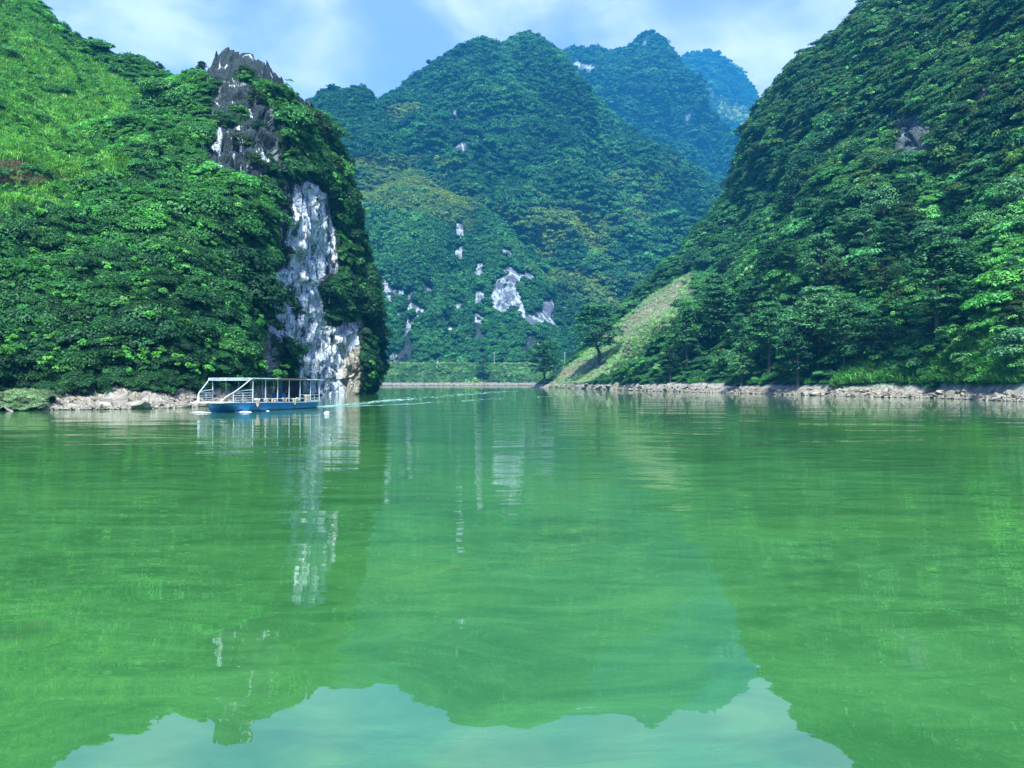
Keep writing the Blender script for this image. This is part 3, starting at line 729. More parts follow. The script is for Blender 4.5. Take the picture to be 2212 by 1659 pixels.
# --- behind, to the right
M2 = [(1080, 230, 1500), (1150, 190, 1500), (1200, 146, 1500), (1217, 132, 1500), (1228, 112, 1500), (1242, 102, 1500), (1262, 106, 1500), (1290, 106, 1500), (1310, 116, 1500), (1348, 108, 1500), (1372, 88, 1500), (1388, 74, 1500), (1402, 69, 1500), (1418, 74, 1500), (1438, 92, 1500), (1458, 116, 1500), (1475, 148, 1490), (1500, 205, 1470), (1545, 262, 1450), (1600, 305, 1430), (1660, 350, 1420), (1800, 430, 1420), (2000, 520, 1420)]
B2 = [(1080, 1150, 60), (2000, 1000, 60)]
M2 = [(a, b, c * 1.28) for a, b, c in M2]; B2 = [(a, b * 1.28, c) for a, b, c in B2]
m2 = mountain(M2, B2, seed=90, nu=300, nv=200, amp=1.5)
M3 = [(1380, 230, 2000), (1440, 160, 2000), (1470, 131, 2000), (1492, 118, 2000), (1520, 113, 2000), (1545, 116, 2000), (1572, 134, 2000), (1598, 158, 2000), (1618, 184, 2000), (1636, 214, 2000), (1650, 216, 2000), (1668, 208, 2000), (1690, 218, 2000), (1760, 260, 2000), (1900, 330, 2000), (2050, 420, 2000)]
B3 = [(1380, 1500, 80), (2050, 1450, 80)]
M3 = [(a, b, c * 1.45) for a, b, c in M3]; B3 = [(a, b * 1.45, c) for a, b, c in B3]
m3 = mountain(M3, B3, seed=120, nu=240, nv=150, amp=1.3)

def zadd(s, key, poly, jit=12, sc=0.02, seed=0, v=1.0, extra=None):
    q = zone(s.X, s.Y, poly, s.W, jit, sc, seed) * v
    if extra is not None: q = q * extra(s)
    s.z[key] = np.maximum(s.z[key], q)
def frag(th, sc=12.0, seed=3, zs=0.5): return lambda s: (fbm(s.W * np.array([1, 1, zs]) / sc, 3, seed) > th).astype(float)
# pale rock scars
zadd(ms, 'rock', [(1058, 640), (1075, 610), (1100, 585), (1125, 590), (1130, 650), (1140, 690), (1170, 660), (1198, 650), (1195, 690), (1150, 718), (1110, 722), (1095, 720), (1098, 690), (1085, 690), (1060, 670)], 14, .05, 1, extra=frag(-0.13, 11, 31, 0.28))
zadd(ms, 'rock', [(1085, 545), (1108, 545), (1108, 585), (1085, 590)], 10, .06, 1, extra=frag(-0.1))
zadd(ms, 'rock', [(820, 600), (900, 585), (960, 600), (1060, 560), (1210, 600), (1215, 780), (820, 780)], 14, .05, 1, extra=frag(0.38, 10, 8, 0.28))
zadd(ms, 'rock', [(980, 465), (1002, 465), (1000, 560), (985, 560)], 6, .06, 1, extra=frag(0.0))
zadd(ms, 'dark', [(900, 715), (1100, 690), (1215, 740), (1215, 790), (860, 790), (860, 740)], 12, .05, 4)
zadd(ms, 'rock', [(860, 745), (930, 735), (1010, 725), (1120, 735), (1215, 735), (1215, 785), (830, 785)], 12, .05, 5, extra=frag(0.24, 8, 9, 0.5))
zadd(ms, 'rock', [(725, 410), (765, 418), (790, 440), (785, 458), (740, 455), (728, 440)], 8, .05, 6)
zadd(m2, 'rock', [(1238, 132), (1262, 140), (1282, 142), (1278, 155), (1240, 148)], 5, .03, 6)
zadd(m2, 'rock', [(1390, 92), (1396, 92), (1396, 104), (1391, 102)], 3, .03, 6); zadd(m2, 'rock', [(1478, 252), (1492, 250), (1490, 262), (1478, 262)], 3, .03, 6)
zadd(m1, 'rock', [(980, 240), (1010, 240), (1005, 330), (985, 330)], 8, .03, 2, extra=frag(0.25)); 
# yellow green clearings
zadd(m1, 'grass', [(820, 235), (865, 222), (915, 232), (880, 262), (850, 275), (825, 262)], 14, .02, 1, 0.7)
zadd(ml, 'grass', [(735, 335), (790, 338), (860, 355), (930, 372), (900, 380), (820, 368), (735, 355)], 12, .03, 1, 0.75)
zadd(ms, 'grass', [(930, 385), (985, 395), (1000, 415), (985, 448), (960, 440), (935, 420)], 12, .03, 1, 0.95)
zadd(ms, 'grass', [(740, 420), (900, 380), (1000, 430), (1040, 470), (960, 440), (880, 410), (760, 440)], 10, .03, 1, 0.5)
for k, pg in enumerate([[(1040, 440), (1090, 470), (1180, 560), (1300, 610), (1270, 620), (1180, 585), (1110, 530), (1060, 480)], [(1180, 440), (1230, 440), (1290, 500), (1330, 560), (1290, 560), (1210, 500)], [(1130, 430), (1250, 460), (1340, 500), (1380, 560), (1340, 600), (1240, 600), (1150, 520)], [(1230, 610), (1340, 590), (1400, 620), (1330, 680), (1250, 680)], [(1330, 400), (1420, 330), (1450, 360), (1380, 420)]]):
    zadd(m1, 'grass', pg, 30, .02, k, (0.8, 0.8, 0.5, 0.55, 0.35)[k], extra=frag((-0.2, -0.1, 0.15, 0.1, 0.1)[k], 26, 20 + k, 1))
zadd(m3, 'grass', [(1480, 160), (1510, 180), (1560, 215), (1640, 250), (1640, 300), (1580, 270), (1510, 215)], 12, .01, 1, 0.6)
for s_ in (m1, ms, ml, m2, m3): s_.z['bare'] = grow(s_.z['rock'], 4 if s_ is ms else 2)
for s_, lb in ((m1, 'main green mountain filling the middle of the valley'), (ms, 'near spur of the main mountain with a pale rock scar'), (ml, 'rounded lower peak just beyond the cliff tip'), (m2, 'blue hazy twin-topped mountain behind the main mountain'), (m3, 'most distant hazy domed mountain above the valley gap')):
    o = sheet_object(s_, 'mountain', M_MOUNT); tag(o, lb, kind='structure')
vis = lambda x0, x1: (lambda s: ((s.X > x0) & (s.X < x1)).astype(float))
far_scatter(m1, 38000, 21, (4.2, 8.2), 'dense tree cover on the main green mountain', vis(640, 1750))
far_scatter(ms, 22000, 22, (2.8, 5.6), 'tree cover on the near spur round the pale rock scar', vis(680, 1300))
far_scatter(ml, 14000, 23, (3.2, 6.4), 'tree cover on the rounded lower peak beyond the cliff tip', vis(600, 1100))
far_scatter(m2, 17000, 24, (5.6, 7.5), 'hazy tree cover on the twin-topped mountain', vis(1150, 1750))
far_scatter(m3, 11000, 25, (7.6, 9.5), 'hazy tree cover on the most distant domed mountain', vis(1400, 1750))

# ================================================================== EMBANKMENT with the road, far shore
ctrl = []; XE = [560, 700, 800, 900, 1000, 1100, 1250, 1400, 1600]
for X_ in XE:
    pts = [P(X_, 830, 598), P(X_, 830, 604), P(X_, 830, 607), P(X_, 830, 630), P(X_, 830, 633), P(X_, 830, 648), P(X_, 830, 724)]
    for q, zz in zip(pts, (-1.5, 0.6, 1.6, 17.4, 18.0, 18.0, 18.4)): q[2] = zz
    ctrl.append(pts)
def em_disp(s):
    W = s.W; v = s.vr[None, :]; o = np.zeros_like(W); a = np.clip(1 - np.abs(v - 2.4) / 0.8, 0, 1)
    o[..., 1] = a * fbm(W / 12, 3, 4) * 4 + (v < 2) * fbm(W / 20, 3, 14) * 5; o[..., 2] = a * fbm(W / 9, 3, 5) * 1.0
    return o
em = make_sheet(XE, ctrl, 300, 0, em_disp, 5.0, np.linspace(0, 6, 60))
em.z['rock'] = ((em.vr[None, :] < 1.9) * np.ones_like(em.X)); em.z['tan'] = em.z['rock'] * 0.35
em.z['rock'] = np.maximum(em.z['rock'], ((fbm(em.W / 4.5, 2, 8) > 0.52) & (em.vr[None, :] < 2.8))); em.z['grass'] = ((em.vr[None, :] > 2.7) * np.ones_like(em.X)); em.z['bare'] = np.maximum(em.z['rock'], ((em.vr[None, :] > 4.0) & (em.vr[None, :] < 4.7)))
o = sheet_object(em, 'terrain', M_TERR); tag(o, 'grassy embankment along the far end of the lake', kind='structure')
pos, nr, i, j, r = sample(em, 11000, 31, keep=lambda s: ((s.X > 760) & (s.X < 1330)) * np.where(s.vr[None, :] > 2.85, 1.0, 1.0))
t = 0.5 + 0.7 * fbm(pos / 9, 3, 6); up_ = pos[:, 2] > 16.5
c = colours(r, len(pos), t, A3(.035, .11, .04), A3(.08, .21, .07), A3(.17, .36, .11)); c[up_] = A3(.28, .46, .14)
scatter('undergrowth', pos, nr, np.exp(r.normal(0.45, 0.4, len(pos))) * np.where(up_, 0.4, 1.0), c, PC_FAR, r, 'low scrub on the embankment at the far end of the lake', 'scrub', 0.3, 0.1)
m = MT('asphalt'); m.principled(m.mix(m.noise(2, 5, m.map()), (0.09, 0.09, 0.085), (0.14, 0.14, 0.13)), 0.9)
rv = []; 
for X_ in np.linspace(560, 1600, 40):
    for d_ in (636.5, 643.5):
        q = P(X_, 800, d_); q[2] = 18.06; rv.append(q)
rf = np.array([(2 * k, 2 * k + 2, 2 * k + 3, 2 * k + 1) for k in range(39)])
o = mesh_obj('road', rv, rf, m.m); tag(o, 'narrow road along the top of the embankment', kind='structure')

# ================================================================== WATER
m = MT('lake water')
pc = m.n('ShaderNodeTexCoord').outputs['Object']
sp = m.n('ShaderNodeSeparateXYZ'); m.L.new(pc, sp.inputs[0])
def wmap(sx_, sy_, rz=0):
    x = m.n('ShaderNodeMapping'); x.inputs['Scale'].default_value = (sx_, sy_, 1); x.inputs['Rotation'].default_value = (0, 0, rz); m.L.new(pc, x.inputs['Vector']); return x.outputs[0]
calm = m.step(sp.outputs[1], 6.0, 34.0)                    # the breeze reaches the open lake, not the lee of our boat
patch = m.step(m.noise(0.03, 3, wmap(1, 1)), 0.35, 0.62)
big = m.noise(0.55, 2, wmap(0.55, 1.0, 0.06)); med = m.noise(1.7, 3, wmap(0.28, 1.0, -0.08)); fine = m.noise(6.0, 3, wmap(0.5, 1.0))
swell = m.noise(0.22, 2, wmap(0.42, 1.0, 0.10)); breeze = m.math('ADD', m.math('MULTIPLY', calm, 0.9), 0.10)
hsum = m.math('ADD', m.math('ADD', m.math('MULTIPLY', big, 0.018), m.math('MULTIPLY', m.math('MULTIPLY', swell, 0.085), breeze)), m.math('MULTIPLY', m.math('MULTIPLY', med, 0.020), m.math('ADD', m.math('MULTIPLY', calm, m.math('ADD', m.math('MULTIPLY', patch, 0.7), 0.3)), 0.05)))
hsum = m.math('ADD', hsum, m.math('MULTIPLY', m.math('MULTIPLY', fine, 0.0018), m.math('ADD', calm, 0.03)))
bp = m.bump(hsum, 1.0, 1.0)
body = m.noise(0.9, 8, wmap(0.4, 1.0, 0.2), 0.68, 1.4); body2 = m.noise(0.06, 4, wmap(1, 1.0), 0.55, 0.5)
bc = m.mix(m.step(body, 0.3, 0.72), (0.022, 0.104, 0.026), (0.045, 0.168, 0.043))  # light and dark mottling imitates broken hill reflections in the body colour
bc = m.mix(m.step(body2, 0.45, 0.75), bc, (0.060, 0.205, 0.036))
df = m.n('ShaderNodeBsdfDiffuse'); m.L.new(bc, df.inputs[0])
gl = m.n('ShaderNodeBsdfGlossy'); gl.inputs['Roughness'].default_value = 0.004; gl.inputs[0].default_value = (1, 1, 1, 1); m.L.new(bp, gl.inputs['Normal'])
fr = m.n('ShaderNodeFresnel'); fr.inputs[0].default_value = 1.95; m.L.new(bp, fr.inputs['Normal'])
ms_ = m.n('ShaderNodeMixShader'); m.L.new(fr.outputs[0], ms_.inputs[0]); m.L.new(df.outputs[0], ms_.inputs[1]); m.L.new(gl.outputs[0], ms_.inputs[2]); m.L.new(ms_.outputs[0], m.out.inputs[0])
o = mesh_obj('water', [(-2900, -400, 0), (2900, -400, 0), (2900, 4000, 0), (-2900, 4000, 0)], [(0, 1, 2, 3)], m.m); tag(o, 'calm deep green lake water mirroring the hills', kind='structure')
M_WATER = m.m

# ================================================================== HAZE
hz = MB().box(-3000, -450, -9, 3000, 4100, 1560).build('haze', None); tag(hz, 'thin blue haze over the valley', 'haze', kind='stuff')
m = MT('haze air'); pv = m.n('ShaderNodeVolumePrincipled'); pv.inputs['Color'].default_value = (0.05, 0.50, 1.0, 1); pv.inputs['Density'].default_value = 0.00022; pv.inputs['Anisotropy'].default_value = 0.1
m.L.new(pv.outputs[0], m.out.inputs['Volume']); hz.data.materials.append(m.m)

#@@OBJECTS@@
# ================================================================== BOAT
M_WHITE = simple('white painted steel', (0.46, 0.56, 0.58), 0.5, 0.25, 4)
M_BLUE = simple('blue painted steel', (0.006, 0.17, 0.36), 0.4, 0.22, 1.6, 0.5)
M_NAVY = simple('navy painted steel', (0.010, 0.035, 0.085), 0.5, 0.2, 2)
M_LBLUE = simple('light blue panel', (0.04, 0.22, 0.42), 0.5, 0.15, 2)
M_BLACK = simple('black tar', (0.012, 0.013, 0.015), 0.6, 0.2, 4)
M_DECK = simple('deck boards', (0.30, 0.27, 0.22), 0.8, 0.25, 5)
M_ROOF = simple('weathered roof sheet', (0.24, 0.30, 0.29), 0.6, 0.3, 1.5)
M_RUST = simple('rusty edge', (0.22, 0.15, 0.12), 0.8, 0.4, 3)
M_WOOD = simple('brown wood', (0.20, 0.12, 0.07), 0.7, 0.3, 5)
M_CLOTH = simple('tan cloth', (0.62, 0.50, 0.36), 0.9, 0.15, 8)
M_GREENCL = simple('mint cloth', (0.30, 0.68, 0.36), 0.9, 0.12, 8)
M_INK = simple('dark lettering', (0.03, 0.06, 0.14), 0.7, 0.1, 8)
M_SKIN = simple('skin', (0.36, 0.20, 0.13), 0.6, 0.1, 10)
M_HAIR = simple('black hair', (0.012, 0.011, 0.012), 0.5, 0.2, 20)
M_SHIRT = simple('dark shirt', (0.018, 0.022, 0.035), 0.9, 0.2, 10)
M_SHIRT2 = simple('navy shirt', (0.015, 0.03, 0.075), 0.9, 0.2, 10)
M_FOAM = simple('foam', (0.72, 0.85, 0.84), 0.9, 0.1, 3)

BO = Vector((-28.1, 76.8, 0)); BZ = rad(252)
def zd(f): return 0.95 + 0.27 * min(f, 0) / 12.4
def zr(f): return 3.34 + 0.15 * min(f, 0) / 13.0
def bworld(f, l, z): return BO + Vector((math.cos(BZ) * f - math.sin(BZ) * l, math.sin(BZ) * f + math.cos(BZ) * l, z))
def f_at(cx, l):      # forward position on line l seen at column cx
    lo, hi = -14.0, 4.0
    for _ in range(40):
        mdl = (lo + hi) / 2; q = bworld(mdl, l, 1)
        if q.x / q.y * F_PX + 512 > cx: lo = mdl
        else: hi = mdl
    return (lo + hi) / 2
cpx = lambda c: (650 + c / 2.765) / 3.75

boat = empty('tour_boat', BO, BZ)
tag(boat, 'blue open-sided passenger boat with white posts and flat roof, under way on the lake', 'boat')
# hull
st = [(3.05, 0.28, 0.90, 0.10), (2.75, 0.6, 0.35, 0.07), (2.45, 0.95, -0.35, 0.05), (1.9, 1.35, -0.35, 0.55), (1.0, 1.95, -0.35, 1.25), (0.0, 2.36, -0.35, 1.9), (-1.5, 2.45, -0.35, 2.2), (-4, 2.45, -0.35, 2.28), (-7, 2.45, -0.35, 2.28), (-10, 2.42, -0.35, 2.25), (-11.8, 2.36, -0.35, 2.2), (-12.15, 2.30, 0.02, 2.12)]
hv, hf = [], []
for f, dw, zb, bw in st:
    z1 = zd(f) - 0.03; zm = zb + (z1 - zb) * 0.5; mw = bw + (dw - bw) * 0.62
    hv += [(f, -dw, z1), (f, -mw, zm), (f, -bw, zb), (f, bw, zb), (f, mw, zm), (f, dw, z1)]
for k in range(len(st) - 1):
    for q in range(5):
        a = k * 6 + q; hf.append((a, a + 1, a + 7, a + 6))
hf.append((0, 1, 2, 3, 4, 5)[::-1]); nb = (len(st) - 1) * 6; hf.append(tuple(nb + q for q in range(6)))
hull = mesh_obj('hull', hv, hf, M_BLUE, boat)
# dark bottom paint and pale rubbing edge
b = MB(); b2 = MB()
for sgn in (1, -1):
    pts = [(f, sgn * (bw + (dw - bw) * 0.40 + 0.03), 0.05) for f, dw, zb, bw in st[3:]]
    b.tube(pts, [0.045] * len(pts), 6)
    pts = [(f, sgn * (dw + 0.02), zd(f) - 0.03) for f, dw, zb, bw in st[4:]]
    b2.tube(pts, 0.035, 6)
b.build('boot_stripe', M_BLACK, hull); b2.build('rub_rail', M_WHITE, boat)
b = MB(); dv = [(f, dw - 0.03) for f, dw, zb, bw in st[3:]]
v = []; 
for f, dw in dv: v += [(f, -dw, zd(f)), (f, dw, zd(f))]
mesh_obj('deck', v, [(2 * k, 2 * k + 2, 2 * k + 3, 2 * k + 1) for k in range(len(dv) - 1)], M_DECK, boat)
b = MB(); pl = [(3.75, 1.75), (3.55, 1.92), (1.4, 2.2), (1.0, 2.1)]
for zz in (0.93, 0.99):
    pass
top = [(f, l) for f, l in pl] + [(f, -l) for f, l in reversed(pl)]
v = [(f, l, 0.93) for f, l in top] + [(f, l, 1.0) for f, l in top]; n8 = len(top)
mesh_obj('bow_platform', v, [tuple(range(n8))[::-1], tuple(range(n8, 2 * n8))] + [(k, (k + 1) % n8, n8 + (k + 1) % n8, n8 + k) for k in range(n8)], M_WHITE, boat)
# roof
v = [(0.05, -2.58, zr(0)), (0.05, 2.58, zr(0)), (-13.0, 2.55, zr(-13)), (-13.0, -2.55, zr(-13))]
v = v + [(a, c, e - 0.07) for a, c, e in v]
roof = mesh_obj('roof', v, [(0, 1, 2, 3)[::-1], (4, 5, 6, 7), (0, 4, 5, 1), (1, 5, 6, 2), (2, 6, 7, 3), (3, 7, 4, 0)], M_ROOF, boat)
b = MB()
for k in range(14):
    f = -0.9 * k - 0.6; b.box(f - 0.03, -2.45, zr(f) - 0.15, f + 0.03, 2.45, zr(f) - 0.072)
b.build('beam', M_ROOF, roof)
b = MB().tube([(0.1, 2.6, zr(0) - 0.03), (-4.2, 2.6, zr(-4) - 0.03)], 0.05).tube([(-9.4, 2.6, zr(-9) - 0.03), (-13.05, 2.58, zr(-13) - 0.03), (-13.05, -2.58, zr(-13) - 0.03), (0.1, -2.6, zr(0) - 0.03)], 0.05); b.build('gutter', M_WHITE, roof)
b = MB().tube([(-4.2, 2.6, zr(-4) - 0.03), (-9.4, 2.6, zr(-9) - 0.03)], 0.045); o = b.build('gutter', M_RUST, roof); o['label'] = 'rust-stained section of roof edge'
# name board across the front of the roof
bn = MB().box(0.12, -2.58, 3.10, 0.16, 2.45, 3.37).build('name_board', M_WHITE, boat)
tcu = D.curves.new('lettering', 'FONT'); tcu.body = 'VAN TRUONG HUNG   CHAO DON KHACH   0332.299.858'; tcu.size = 0.24; tcu.align_x = 'CENTER'; tcu.align_y = 'CENTER'; tcu.extrude = 0.004; tcu.offset = 0.004
tcu.materials.append(M_INK); to = D.objects.new('lettering', tcu); C.objects.link(to); to.parent = bn; to.rotation_euler = (rad(90), 0, rad(90)); to.location = (0.17, -0.06, 3.235)
bpy.context.view_layer.update(); to.scale = (4.55 / max(to.dimensions.x, 0.1),) * 1 + (0.8, 1)
# posts
for sgn in (1, -1):
    for k, f in enumerate((-0.25, -2.3, -4.35, -6.4, -8.45, -10.5, -12.3)):
        MB().tube([(f, sgn * 2.38, zd(f)), (f, sgn * 2.42, zr(f) - 0.06)], 0.05 if sgn > 0 else 0.038, 8).build('post', M_WHITE, boat)
# raked front bars
for sgn in (1, -1):
    P_ = [(3.2, 1.3, 0.98), (3.0, 1.47, 1.3), (2.75, 1.68, 1.58), (2.2, 2.0, 1.92), (1.5, 2.18, 2.33), (0.7, 2.35, 2.85), (0.1, 2.5, 3.28)]
    MB().tube([(f, l * sgn, zz) for f, l, zz in P_], 0.05, 8).build('raked_bar', M_WHITE, boat)
    g = MB(); g.tube([(2.2, 2.0 * sgn, 1.9), (1.7, 2.08 * sgn, 2.03), (1.0, 2.2 * sgn, 2.12), (-0.25, 2.38 * sgn, 2.17)], 0.035)
    for q in (0.22, 0.45, 0.68, 0.92): g.tube([(2.2, 2.0 * sgn, zd(0) + q), (-0.25, 2.38 * sgn, zd(0) + q)], 0.024)
    g.tube([(2.2, 2.0 * sgn, 0.95), (2.2, 2.0 * sgn, 1.9)], 0.04); g.tube([(1.0, 2.19 * sgn, 0.95), (1.0, 2.19 * sgn, 1.9)], 0.032)
    g.build('bow_railing', M_WHITE, boat)
    g = MB()
    for q in ((0.36,)): g.tube([(-0.25, 2.38 * sgn, zd(0) + q), (-9.0, 2.38 * sgn, zd(-9) + q)], 0.026)
    for k in range(9): f = -0.25 - k * 1.03; g.tube([(f, 2.38 * sgn, zd(f)), (f, 2.38 * sgn, zd(f) + 0.36)], 0.024)
    g.build('low_rail', M_WHITE, boat)
    g = MB()
    for q in (0.42, 0.78): g.tube([(-8.45, 2.38 * sgn, zd(-9) + q), (-12.3, 2.38 * sgn, zd(-12) + q)], 0.028)
    for k in range(5): f = -8.45 - k * 0.96; g.tube([(f, 2.38 * sgn, zd(f)), (f, 2.38 * sgn, zd(f) + 0.78)], 0.022)
    g.build('stern_railing', M_WHITE, boat)
g = MB()
for q in (0.42, 0.78): g.tube([(-12.3, -2.38, zd(-12) + q), (-12.3, 2.38, zd(-12) + q)], 0.028)
g.build('stern_railing', M_WHITE, boat)
MB().box(-12.45, 2.28, zd(-12) + 0.02, -9.5, 2.47, zd(-12) + 0.24).build('side_locker', M_WHITE, boat)
# cabin block and steering console
cab = MB().box(-11.0, -1.3, zd(-10), -10.1, 1.15, zr(-10) - 0.16).build('cabin', M_NAVY, boat)
MB().box(-10.09, 0.25, 2.55, -10.05, 0.95, 2.95).build('vent', M_BLACK, cab)
MB().box(-10.095, -1.3, zd(-10), -10.06, -0.95, zr(-10) - 0.17).build('cabin_trim', M_BLUE, cab)
con = MB().box(-7.55, -0.15, zd(-7), -6.95, 1.15, 1.42).build('console', M_BLUE, boat)
cv_ = [(-7.6, -0.2, 1.42), (-6.9, -0.2, 1.42), (-6.9, 1.2, 1.42), (-7.6, 1.2, 1.42), (-7.55, -0.1, 1.78), (-7.1, -0.1, 1.74), (-7.1, 1.1, 1.74), (-7.55, 1.1, 1.78)]
mesh_obj('console_top', cv_, [(3, 2, 1, 0), (4, 5, 6, 7), (0, 1, 5, 4), (1, 2, 6, 5), (2, 3, 7, 6), (3, 0, 4, 7)], M_LBLUE, con)
MB().tube([(2.9, 1.2, 0.86), (2.2, 1.8, 0.72), (1.5, 2.05, 0.62)], 0.02).build('mooring_line', M_WHITE, boat)

# cloths hung on the rail
def cloth(cx, l, width, zt, drop, mat, label, point=0.0, seed=0, inside=0.25):
    r = np.random.default_rng(seed); f0 = f_at(cpx(cx), l); nu_, nv_ = 9, 11; v = []
    for a in range(nu_):
        for q in range(nv_):
            t = q / (nv_ - 1); u = (a / (nu_ - 1) - 0.5) * 2
            s = t * (drop + inside) - inside
            shrink = 1 - point * max(s, 0) / drop
            zz = zt - abs(s) + 0.03; y = l + (0.05 if s > 0 else -0.05) + 0.05 * math.sin(u * 5 + seed) * abs(s) / drop + 0.02 * r.normal()
            v.append((f0 + u * width / 2 * shrink, y, zz + 0.03 * math.sin(u * 4 + seed)))
    fc = [(a * nv_ + q, (a + 1) * nv_ + q, (a + 1) * nv_ + q + 1, a * nv_ + q + 1) for a in range(nu_ - 1) for q in range(nv_ - 1)]
    o = mesh_obj('cloth', v, fc, mat, smooth=True); o.location = BO; o.rotation_euler = (0, 0, BZ)
    sm = o.modifiers.new('thickness', 'SOLIDIFY'); sm.thickness = 0.02
    tag(o, label, 'cloth', 'cloths hung on the boat rail'); return o
cloth(868, 2.42, 1.05, 1.30, 0.88, M_CLOTH, 'large tan cloth hanging to a point over the boat side near the bow railing', 0.95, 1)
cloth(965, 2.42, 0.8, 1.22, 0.40, M_CLOTH, 'square tan cloth on the low rail beside the third white post of the boat', 0.1, 2)
cloth(1047, 2.42, 0.95, 1.20, 0.42, M_CLOTH, 'tan cloth on the low rail in front of the light blue console', 0.1, 3)
cloth(1157, 2.42, 1.1, 1.24, 0.40, M_CLOTH, 'bunched tan cloth on the low rail beside the boat cabin', 0.35, 4)
cloth(1255, 2.42, 0.9, 1.20, 0.75, M_CLOTH, 'tan cloth trailing down the blue hull next to the mint green cloth', 0.7, 5)
cloth(1284, 2.40, 0.6, 1.22, 0.38, M_GREENCL, 'mint green cloth on the low boat rail', 0.05, 6)
cloth(1385, 2.42, 1.0, 1.52, 0.75, M_CLOTH, 'tan cloth over the upper stern rail of the boat', 0.3, 7)

def chair(f, l, yaw, label):
    q = bworld(f, l, zd(f)); t = empty('wooden_chair', q, BZ + yaw); tag(t, label, 'chair', 'brown chairs on the boat deck')
    MB().box(-0.24, -0.24, 0.40, 0.24, 0.24, 0.45).build('seat', M_WOOD, t)
    b = MB()
    for k in range(4): b.box(-0.27, -0.22 + k * 0.125, 0.45, -0.24, -0.16 + k * 0.125, 0.86)
    b.box(-0.275, -0.24, 0.80, -0.235, 0.24, 0.88); b.build('backrest', M_WOOD, t)
    for sx_ in (-0.2, 0.2):
        for sy_ in (-0.2, 0.2): MB().box(sx_ - 0.02, sy_ - 0.02, 0, sx_ + 0.02, sy_ + 0.02, 0.40).build('leg', M_WOOD, t)
chair(-0.9, -1.3, 2.6, 'brown slatted chair behind the raked front bar of the boat')
chair(-1.7, -0.5, 2.9, 'brown slatted chair in the middle of the front deck of the boat')
chair(-3.0, -1.6, 3.1, 'brown slatted chair on the far side of the boat ahead of the blue console')
chair(-9.35, 1.95, 1.2, 'brown slatted chair against the stern railing of the boat')

def skin_mesh(name, joints, edges, mat, parent, root=0, sub=2):
    me = D.meshes.new(name); me.from_pydata([j[0] for j in joints], edges, []); o = D.objects.new(name, me); C.objects.link(o); o.parent = parent
    sk = o.modifiers.new('skin', 'SKIN'); sk.use_smooth_shade = True
    for k, j in enumerate(joints): me.skin_vertices[0].data[k].radius = (j[1], j[1])
    me.skin_vertices[0].data[root].use_root = True
    sb = o.modifiers.new('sub', 'SUBSURF'); sb.levels = sub; sb.render_levels = sub; me.materials.append(mat); return o

def person(f, l, yaw, seat, shirt, label):
    q = bworld(f, l, zd(f)); t = empty('person', q, BZ + yaw); tag(t, label, 'person', 'people aboard the boat')
    s = seat; J = [((0, 0, s + .08), .13), ((.01, 0, s + .30), .125), ((.02, 0, s + .48), .14), ((.02, 0, s + .56), .055), ((.03, 0, s + .63), .075), ((.045, 0, s + .71), .098), ((.04, 0, s + .79), .07)]
    E = [(0, 1), (1, 2), (2, 3), (3, 4), (4, 5), (5, 6)]
    SH, TR = [((0, 0, s + .06), .145), ((.01, 0, s + .30), .142), ((.02, 0, s + .49), .15)], [((0, 0, s + .08), .15)]
    SE, TE = [(0, 1), (1, 2)], []
    for g in (-1, 1):
        b = len(J); J += [((.02, g * .17, s + .48), .055), ((.09, g * .22, s + .24), .045), ((.30, g * .17, s + .16), .033), ((.36, g * .16, s + .15), .036)]
        E += [(2, b), (b, b + 1), (b + 1, b + 2), (b + 2, b + 3)]
        for k, dy in enumerate((-.03, -.01, .01, .03)):
            c = len(J); ln = (.05, .065, .06, .045)[k]; J += [((.40, g * .16 + dy, s + .145), .010), ((.40 + ln, g * .16 + dy, s + .125), .008)]; E += [(b + 3, c), (c, c + 1)]
        c = len(J); J += [((.375, g * .125, s + .14), .010), ((.41, g * .10, s + .13), .008)]; E += [(b + 3, c), (c, c + 1)]
        c = len(J); J += [((.06, g * .09, s + .02), .085), ((.42, g * .12, s + .03), .065), ((.44, g * .12, .09), .042), ((.56, g * .13, .05), .035)]; E += [(0, c), (c, c + 1), (c + 1, c + 2), (c + 2, c + 3)]
        c = len(SH); SH += [((.02, g * .18, s + .49), .066), ((.06, g * .21, s + .34), .058)]; SE += [(2, c), (c, c + 1)]
        c = len(TR); TR += [((.06, g * .09, s + .03), .097), ((.42, g * .12, s + .035), .077), ((.44, g * .12, .14), .055)]; TE += [(0, c), (c, c + 1), (c + 1, c + 2)]
    J += [((.145, 0, s + .70), .012)]; E += [(5, len(J) - 1)]
    skin_mesh('body', J, E, M_SKIN, t); skin_mesh('shirt', SH, SE, shirt, t); skin_mesh('trousers', TR, TE, M_BLACK, t)
    skin_mesh('hair', [((.0, 0, s + .66), .085), ((.01, 0, s + .75), .11), ((.03, 0, s + .81), .085)], [(0, 1), (1, 2)], M_HAIR, t)
    # the plain bench each one sits on belongs to the boat
    MB().box(f - 0.25, l - 0.35, zd(f) + 0.001, f + 0.2, l + 0.35, zd(f) + s - 0.06).build('bench', M_WOOD, boat)
person(-8.3, -0.05, 0.15, 0.50, M_SHIRT, 'dark-haired person in a dark shirt seated behind the blue console, nearer the bow side')
person(-8.2, 0.85, -0.1, 0.46, M_SHIRT, 'dark-haired person seated behind the blue console, beside the navy cabin')
person(-11.6, 1.75, 2.4, 0.48, M_SHIRT2, 'person in a navy shirt seated at the stern railing of the boat')

